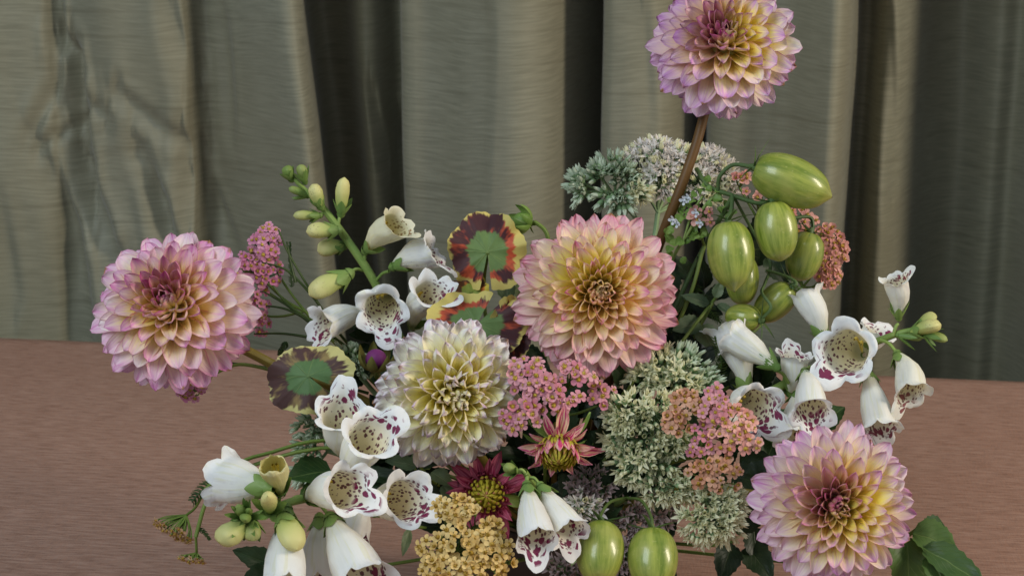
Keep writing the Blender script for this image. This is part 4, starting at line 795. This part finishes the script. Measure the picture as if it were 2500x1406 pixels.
def geranium(label, px, py, d, r, axis, slit, mat, seed, sx=1, sy=1, fold=0.0, cup=.2, stem=None, foldang=0, name='geranium_leaf'):
    c = at(px, py, d); A = cv(*axis); s = r / FPX * d; root = empty(name, c, label, 'leaf', 'variegated geranium leaves')
    X = (Rv - A * A.dot(Rv)).normalized(); Y = A.cross(X); 
    m = MB(); P = []; UVs = []; nu = 120; nr = 20; g = math.radians(9)
    for j in range(nr + 1):
        rr = j / nr; row = []; ur = []
        for i in range(nu + 1):
            a = g + (2 * math.pi - 2 * g) * i / nu; aw = math.radians(slit) + a
            lob = 1 + .09 * abs(math.cos(a * 3.5 + .3 * math.sin(a * 2 + seed))) + .012 * math.cos(a * 31) + .05 * math.sin(a * 2 + seed) ; lob *= 1 - .16 * math.exp(-((min(a, 2 * math.pi - a)) / .25) ** 2)
            x = rr * lob * math.cos(aw) * sx; y = rr * lob * math.sin(aw) * sy
            h = -.07 * rr * abs(math.sin(a * 3.5)) ** .6 + cup * rr * rr + .17 * rr * rr * math.sin(a * 3 + seed) + .09 * rr ** 3 * math.sin(a * 7 + seed * 2) + .22 * rr ** 4 * noise.noise(Vector((math.cos(a) * 2.2, math.sin(a) * 2.2, seed * 3))) + .05 * noise.noise(Vector((x * 2, y * 2, seed)))
            fa = math.radians(foldang); fx = x * math.cos(fa) + y * math.sin(fa)
            if fold and fx > 0: h += fold * fx
            row.append(c + X * x * s + Y * y * s + A * h * s); ur.append((a / (2 * math.pi), rr))
        P.append(row); UVs.append(ur)
    m.grid(P, UVs); m.part('blade', mat, root)
    m = MB(); m.tube(spline([c] + [at(*q) for q in (stem or [])] + [VM + Vector((-.01, .01, 0))], 7), .0014, 7); m.part('leaf_stalk', M_stem, root)
geranium('round tricolour geranium leaf standing highest, green, maroon and orange', 1190, 616, 1.15, 94, (-.05, .1, 1), -92, G1, 1, stem=[(1182, 700, 1.17), (1200, 850, 1.17)], cup=-.05)
geranium('folded tricolour geranium leaf between the highest leaf and the cream dahlia', 1165, 790, 1.105, 104, (.05, .35, .9), 60, G1, 3, stem=[(1180, 850, 1.15)], sy=.85, cup=.10, sx=1.1)
geranium('pale cream edged geranium leaf right of the leftmost dahlia', 752, 918, 1.085, 98, (-.1, .25, .9), -35, G2, 5, stem=[(800, 970, 1.12), (950, 1080, 1.14)], cup=-.3, sx=1.08, sy=.85)
geranium('small young yellow geranium leaf under the highest leaf', 1150, 712, 1.15, 44, (-.1, .6, .8), -100, G3, 7, stem=[(1165, 800, 1.16)])
geranium('dark and orange geranium leaf edge between the cream and coral pink dahlias', 1240, 808, 1.11, 66, (.3, .1, .9), 130, G1, 9, stem=[(1230, 860, 1.15)], sy=1.2, sx=.8)

# ------------------------------------------------------------------ leaves and sprigs
def leaf_shape(L, W, bend, rd, serr=.06, cup=.35, nv=14, nu=8, lobed=0):
    P = []; UVs = []; y = z = 0; s = rd.uniform(0, 9)
    for j in range(nv + 1):
        v = j / nv; ang = -bend * .2 + bend * v; y += L / nv * math.cos(ang); z += L / nv * math.sin(ang)
        w_ = W * math.sin(math.pi * min(1, v ** .75)) ** .8 * (1 + serr * (1 if j % 2 else -1)); row = []; ur = []
        for i in range(nu + 1):
            uu = -1 + 2 * i / nu; nz = Vector((0, -math.sin(ang), math.cos(ang))); h = cup * abs(uu) * w_ + .12 * w_ * math.sin(v * 9 + s) * abs(uu) + .04 * L * noise.noise(Vector((uu * 2, v * 4, s)))
            row.append(Vector((uu * w_, y, z)) + nz * h); ur.append((i / nu, v))
        P.append(row); UVs.append(ur)
    return P, UVs
def sprig(label, name, cat, stem, leaves, mat, smat=None, group=None, r=.0012, seed=0, to_vase=True, serr=.06):
    """leaves: (base px,py,d, tip px,py,d, half width px)"""
    rd = random.Random(seed); p = at(*stem[0]); root = empty(name, p, label, cat, group)
    S0 = [at(*q) for q in stem] + ([VM + Vector((rd.uniform(-.02, .02), rd.uniform(-.01, .02), 0))] if to_vase else [])
    m = MB(); m.tube(spline(S0, 7), r, 7); m.part('stem', smat or M_stem, root)
    for (ax, ay, ad, bx, by, bd, wd) in leaves:
        a = at(ax, ay, ad); b = at(bx, by, bd); L = (b - a).length; nrm = cv(rd.uniform(-.35, .35), .35 + rd.uniform(-.2, .3), .8); x, y, z = frame(b - a, nrm)
        bend = rd.uniform(-.7, -.1); P, UVs = leaf_shape(L, wd / FPX * ad, bend, rd, serr)
        m = MB(); m.grid([[a + x * q.x + y * q.y + z * q.z for q in row] for row in P], UVs); m.part('leaf', mat, root)
GL = 'leafy green sprigs'
sprig('fresh green leafy sprig at the lower right beside the front dahlia', 'leafy_sprig', 'leaves', [(2240, 1290, 1.06), (2180, 1330, 1.07), (2050, 1380, 1.09)], [(2210, 1300, 1.06, 2225, 1440, 1.05, 62), (2220, 1300, 1.06, 2330, 1330, 1.05, 48), (2240, 1330, 1.05, 2400, 1420, 1.03, 42), (2250, 1300, 1.06, 2320, 1280, 1.08, 34), (2260, 1350, 1.05, 2330, 1460, 1.03, 46)], M_leaf, group=GL, seed=1)
sprig('dark leaves lying low under the salmon yarrow, left of the front dahlia', 'leafy_sprig', 'leaves', [(1800, 1320, 1.1), (1700, 1330, 1.12)], [(1800, 1130, 1.11, 1880, 1120, 1.1, 34), (1780, 1160, 1.11, 1870, 1180, 1.1, 40), (1800, 1300, 1.1, 1860, 1230, 1.09, 30), (1790, 1320, 1.1, 1760, 1410, 1.08, 34), (1820, 1330, 1.1, 1880, 1400, 1.08, 36), (1840, 1280, 1.1, 1850, 1370, 1.09, 30)], M_leaf_dark_shade, group=GL, seed=2)
sprig('toothed dark leaves behind the front right foxglove bell and dahlia', 'leafy_sprig', 'leaves', [(1900, 1050, 1.13), (1800, 1080, 1.14)], [(1870, 1040, 1.13, 1960, 1110, 1.12, 34), (1990, 1060, 1.13, 2055, 990, 1.13, 34), (1850, 1000, 1.13, 1930, 1060, 1.12, 30), (1900, 1050, 1.13, 1870, 1130, 1.12, 30), (1870, 1030, 1.13, 1960, 1010, 1.12, 24), (1905, 930, 1.13, 1960, 980, 1.12, 24)], M_leaf, group=GL, seed=3)
sprig('narrow green leaves behind the bells under the tomatoes', 'leafy_sprig', 'leaves', [(1740, 740, 1.16), (1690, 830, 1.16), (1620, 950, 1.16)], [(1735, 745, 1.16, 1672, 720, 1.15, 15), (1750, 740, 1.16, 1790, 770, 1.15, 16), (1715, 790, 1.16, 1650, 800, 1.15, 26), (1710, 790, 1.16, 1740, 850, 1.15, 28), (1690, 830, 1.16, 1670, 870, 1.15, 24), (1745, 730, 1.16, 1760, 690, 1.16, 14), (1660, 760, 1.17, 1640, 700, 1.17, 18)], M_leaf_grey, group=GL, seed=4)
sprig('dark leaf with clear veins beside the lower left foxglove bells', 'leafy_sprig', 'leaves', [(820, 1150, 1.1), (900, 1200, 1.12)], [(815, 1150, 1.1, 712, 1160, 1.08, 44), (820, 1160, 1.1, 735, 1215, 1.08, 30)], M_leaf, group=GL, seed=5)
sprig('dark leaves low on the table under the lower left foxglove', 'leafy_sprig', 'leaves', [(700, 1395, 1.09), (800, 1400, 1.11)], [(690, 1390, 1.09, 585, 1345, 1.07, 32), (700, 1395, 1.09, 600, 1410, 1.06, 34), (680, 1380, 1.09, 650, 1440, 1.07, 24)], M_leaf_dark_shade, group=GL, seed=6)
sprig('pale small folded leaf hanging left of the yellow yarrow', 'leafy_sprig', 'leaves', [(1005, 1285, 1.06), (1050, 1290, 1.09)], [(1000, 1285, 1.06, 985, 1350, 1.05, 12)], M_leaf_grey, group=GL, seed=7)
sprig('grey green leaves under the cream dahlia', 'leafy_sprig', 'leaves', [(1020, 1130, 1.1), (1080, 1190, 1.12)], [(1020, 1140, 1.1, 950, 1120, 1.09, 20), (1050, 1150, 1.1, 1100, 1180, 1.09, 22), (1080, 1180, 1.1, 1110, 1230, 1.09, 18), (1010, 1130, 1.1, 1040, 1090, 1.09, 20)], M_leaf_grey, group=GL, seed=8)
sprig('large leaf half hidden behind the orange geranium leaf', 'leafy_sprig', 'leaves', [(1240, 740, 1.17), (1250, 850, 1.17)], [(1240, 740, 1.17, 1235, 660, 1.17, 24), (1245, 760, 1.17, 1275, 690, 1.17, 20)], M_leaf_grey, group=GL, seed=9)
# added filler foliage, its dark colour standing in for shade between the blooms
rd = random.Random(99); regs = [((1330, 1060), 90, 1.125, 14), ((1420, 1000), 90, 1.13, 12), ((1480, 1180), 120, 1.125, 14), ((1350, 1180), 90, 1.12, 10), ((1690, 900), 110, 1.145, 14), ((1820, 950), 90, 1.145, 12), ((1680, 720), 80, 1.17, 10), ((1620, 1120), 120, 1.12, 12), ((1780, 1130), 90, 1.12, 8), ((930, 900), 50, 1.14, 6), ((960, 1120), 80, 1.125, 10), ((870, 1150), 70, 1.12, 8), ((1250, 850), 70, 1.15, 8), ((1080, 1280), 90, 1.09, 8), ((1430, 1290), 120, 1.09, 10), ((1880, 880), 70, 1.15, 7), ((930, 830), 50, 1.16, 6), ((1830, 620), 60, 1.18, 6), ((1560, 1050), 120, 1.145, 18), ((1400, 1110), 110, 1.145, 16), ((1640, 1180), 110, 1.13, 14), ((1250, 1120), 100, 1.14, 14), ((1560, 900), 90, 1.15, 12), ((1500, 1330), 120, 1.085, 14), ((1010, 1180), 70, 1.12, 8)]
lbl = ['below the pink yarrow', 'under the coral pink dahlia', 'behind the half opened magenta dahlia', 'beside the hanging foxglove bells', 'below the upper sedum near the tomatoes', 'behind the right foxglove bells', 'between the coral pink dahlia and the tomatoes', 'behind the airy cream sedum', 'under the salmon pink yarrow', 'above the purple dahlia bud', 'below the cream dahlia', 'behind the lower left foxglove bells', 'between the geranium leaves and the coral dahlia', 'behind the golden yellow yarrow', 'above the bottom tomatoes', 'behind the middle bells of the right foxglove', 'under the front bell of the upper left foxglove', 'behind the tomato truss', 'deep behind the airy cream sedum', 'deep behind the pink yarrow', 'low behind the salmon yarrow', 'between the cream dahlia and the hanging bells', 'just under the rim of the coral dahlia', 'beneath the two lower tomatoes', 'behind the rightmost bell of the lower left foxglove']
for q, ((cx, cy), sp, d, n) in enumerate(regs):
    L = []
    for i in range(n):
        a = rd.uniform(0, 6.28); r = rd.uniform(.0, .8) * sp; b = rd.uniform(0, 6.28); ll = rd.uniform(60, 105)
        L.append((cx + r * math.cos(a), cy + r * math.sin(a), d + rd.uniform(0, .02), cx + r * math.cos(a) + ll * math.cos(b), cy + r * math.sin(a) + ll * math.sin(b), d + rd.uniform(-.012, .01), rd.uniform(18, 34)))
    sprig('filler leaves coloured dark for shade ' + lbl[q], 'leafy_sprig', 'leaves', [(cx, cy, d + .012), ((cx + 1350) / 2, (cy + 1250) / 2, 1.135)], L, M_leaf_dark_shade, group=GL, seed=100 + q)
# basil flower sprig
rb = empty('basil_sprig', at(1690, 500, 1.15), 'pale green basil sprig with tiny white flowers left of the tomatoes', 'herb sprig')
m = MB(); m.tube(spline([at(1755, 470, 1.15), at(1720, 505, 1.15), at(1680, 570, 1.15), at(1640, 640, 1.155), at(1600, 800, 1.16), VM], 7), .0012, 6); m.tube(spline([at(1715, 480, 1.15), at(1690, 520, 1.15), at(1668, 590, 1.15)], 5), .0009, 6); m.part('stem', M_fox_stem, rb)
rd = random.Random(4); msb = []
for q in range(3):
    m = MB(); P, UVs = leaf_shape(1, .55, -.5, rd, 0, .5, 8, 6); m.grid(P, UVs); msb.append(m.mesh('bract', M_leaf_light))
for i in range(58):
    px, py, sp = rd.choice([(1730, 480, 26), (1700, 500, 22), (1660, 520, 24), (1650, 575, 24), (1690, 560, 24), (1765, 510, 20), (1640, 610, 22), (1740, 465, 20)]); c = at(px + rd.uniform(-sp, sp), py + rd.uniform(-sp, sp), 1.15 + rd.uniform(-.006, .006))
    x, y, z = frame(cv(rd.uniform(-1, 1), rd.uniform(-.8, .8), rd.uniform(-.2, .6)), cv(rd.uniform(-.4, .4), .5, .8)); link('bract', msb[i % 3], rb, mtx(c - rb.location, x, y, z, rd.uniform(14, 24) / FPX * 1.15))
M_white = petmat('tiny_white_flower', S(214, 220, 226), S(236, 238, 240)); fw = floret_mesh('white_flower', M_white, M_white, 4, .6, 5, .35)
for px, py in ((1672, 490), (1655, 545), (1645, 538), (1702, 520), (1682, 484), (1712, 545)):
    x, y, z = frame(cv(0, 1, .3), cv(-.6, .2, .7)); link('white_flower', fw, rb, mtx(at(px, py, 1.135) - rb.location, x, y, z, 13 / FPX * 1.13))
# ferny yarrow leaves
def fern(label, pts, d, seed, w_=9, n=34):
    rd = random.Random(seed); P0 = [at(x, y, d) for x, y in pts]; root = empty('feathery_leaf', P0[0], label, 'leaf', 'feathery yarrow leaves'); sp = spline(P0, 12); m = MB(); m.tube(sp, .0006, 5)
    for i in range(n):
        t = i / n; p = sp[int(t * (len(sp) - 1))]; q = sp[min(len(sp) - 1, int(t * (len(sp) - 1)) + 1)]; tg = (q - p).normalized() if (q - p).length > 0 else Rv; sd = tg.cross(Fv).normalized() * (1 if i % 2 else -1)
        l = w_ / FPX * d * (1 - .5 * t) * rd.uniform(.8, 1.2); m.tube([p, p + (sd + tg * .5) * l * .6 + Fv * rd.uniform(-.3, .3) * l, p + (sd + tg * .9) * l], [.0004, .00035, .0002], 4)
    m.part('frond', M_feather, root)
fern('dark feathery yarrow leaf by the pale geranium leaf', [(700, 835), (690, 850), (680, 868)], 1.13, 1)
fern('fine feathery leaf sticking up left of the upper foxglove', [(712, 700), (708, 640), (708, 590)], 1.16, 2, 6)
fern('feathery leaf on the drooping yarrow stem at the lower left', [(520, 1180), (490, 1200), (468, 1225)], 1.07, 3, 18)
fern('small dark feathery leaf near the drooping yarrow', [(485, 1290), (500, 1300), (513, 1318)], 1.07, 4, 7, 20)
fern('dark feathery leaves behind the right foxglove bells', [(1700, 960), (1760, 900), (1745, 820)], 1.13, 5, 22, 50)
fern('feathery leaf under the salmon yarrow', [(1850, 1080), (1880, 1040), (1900, 1000)], 1.11, 6, 16, 40)
fern('feathery leaf between the tomatoes and the coral pink dahlia', [(1690, 700), (1720, 740), (1760, 790)], 1.16, 7, 18, 44)
# yarrow stems at left of the upper foxglove
def twigs(label, paths, d, seed):
    root = empty('yarrow_stalks', at(*paths[0][0], d), label, 'stems'); 
    for pth in paths:
        m = MB(); m.tube(spline([at(x, y, d) for x, y in pth], 7), [.0006, .0012], 6); m.part('stalk', M_dark_stem, root)
twigs('thin dark green branching stems between the leftmost dahlia and the upper foxglove', [[(680, 560), (700, 610), (740, 680), (790, 760), (850, 840), (960, 960)], [(660, 690), (700, 740), (770, 790), (850, 850)], [(640, 640), (700, 660), (760, 720), (800, 775)], [(640, 745), (700, 755), (760, 785)], [(620, 815), (700, 815), (790, 830)], [(560, 885), (640, 895), (740, 915), (900, 960)], [(700, 590), (712, 650), (722, 690)], [(640, 710), (700, 745), (760, 790)]], 1.15, 1)
# dark millet-like plume
# buds
def dbud(label, px, py, d, r, axis, mat, stem, seed, sep=M_leaf_light):
    rd = random.Random(seed); c = at(px, py, d); A = cv(*axis); R = r / FPX * d; root = empty('dahlia_bud', c, label, 'flower bud', 'closed dahlia buds'); X, _, _ = frame(A, Vector((0, 0, 1))); Y = A.cross(X)
    m = MB(); P = [[c + (A * math.cos(math.pi * j / 10) + (X * math.cos(a) + Y * math.sin(a)) * math.sin(math.pi * j / 10)) * (R * .74) for a in [q * math.pi / 9 for q in range(19)]] for j in range(11)]
    m.grid(P, [[(q / 18, j / 10) for q in range(19)] for j in range(11)]); m.part('heart', mat, root)
    me = petal_mesh('sepal', sep, L=R * 2.1, W=R * .55, A0=.9, A1=.9, bend=1.7, nv=8, nu=5, tip=.8, p=2.4, base=.8)
    for i in range(7):
        az = i * 2 * math.pi / 7; rad = X * math.cos(az) + Y * math.sin(az); x, y, z = frame(rad * .9 + A * .75, A - rad); link('sepal', me, root, mtx(-A * R * .8 + rad * R * .35, x, y, z, 1))
    me = petal_mesh('outer_sepal', sep, L=R * .8, W=R * .2, A0=.6, A1=.4, bend=-.6, nv=6, nu=3, tip=1, p=2)
    for i in range(4):
        az = i * 2 * math.pi / 4 + .5; rad = X * math.cos(az) + Y * math.sin(az); x, y, z = frame(rad - A * .6, A); link('outer_sepal', me, root, mtx(-A * R * .8, x, y, z, 1))
    m = MB(); m.tube(spline([c - A * R * .8] + [at(*q) for q in stem] + [VM], 7), .0015, 7); m.part('stem', M_stem, root)
dbud('round green dahlia bud on a curved stem above the coral pink dahlia', 1274, 540, 1.17, 30, (-.75, .3, .3), M_leaf_light, [(1310, 545, 1.17), (1338, 580, 1.17), (1340, 680, 1.18), (1330, 850, 1.17)], 1)
dbud('dark purple and green dahlia bud left of the cream dahlia', 918, 878, 1.11, 36, (.08, .9, .38), petmat('bud_purple', S(120, 50, 110), S(90, 30, 76)), [(925, 930, 1.14), (1000, 1040, 1.14)], 2, sep=petmat('bud_sepal_olive', S(120, 116, 58), S(96, 92, 48)))
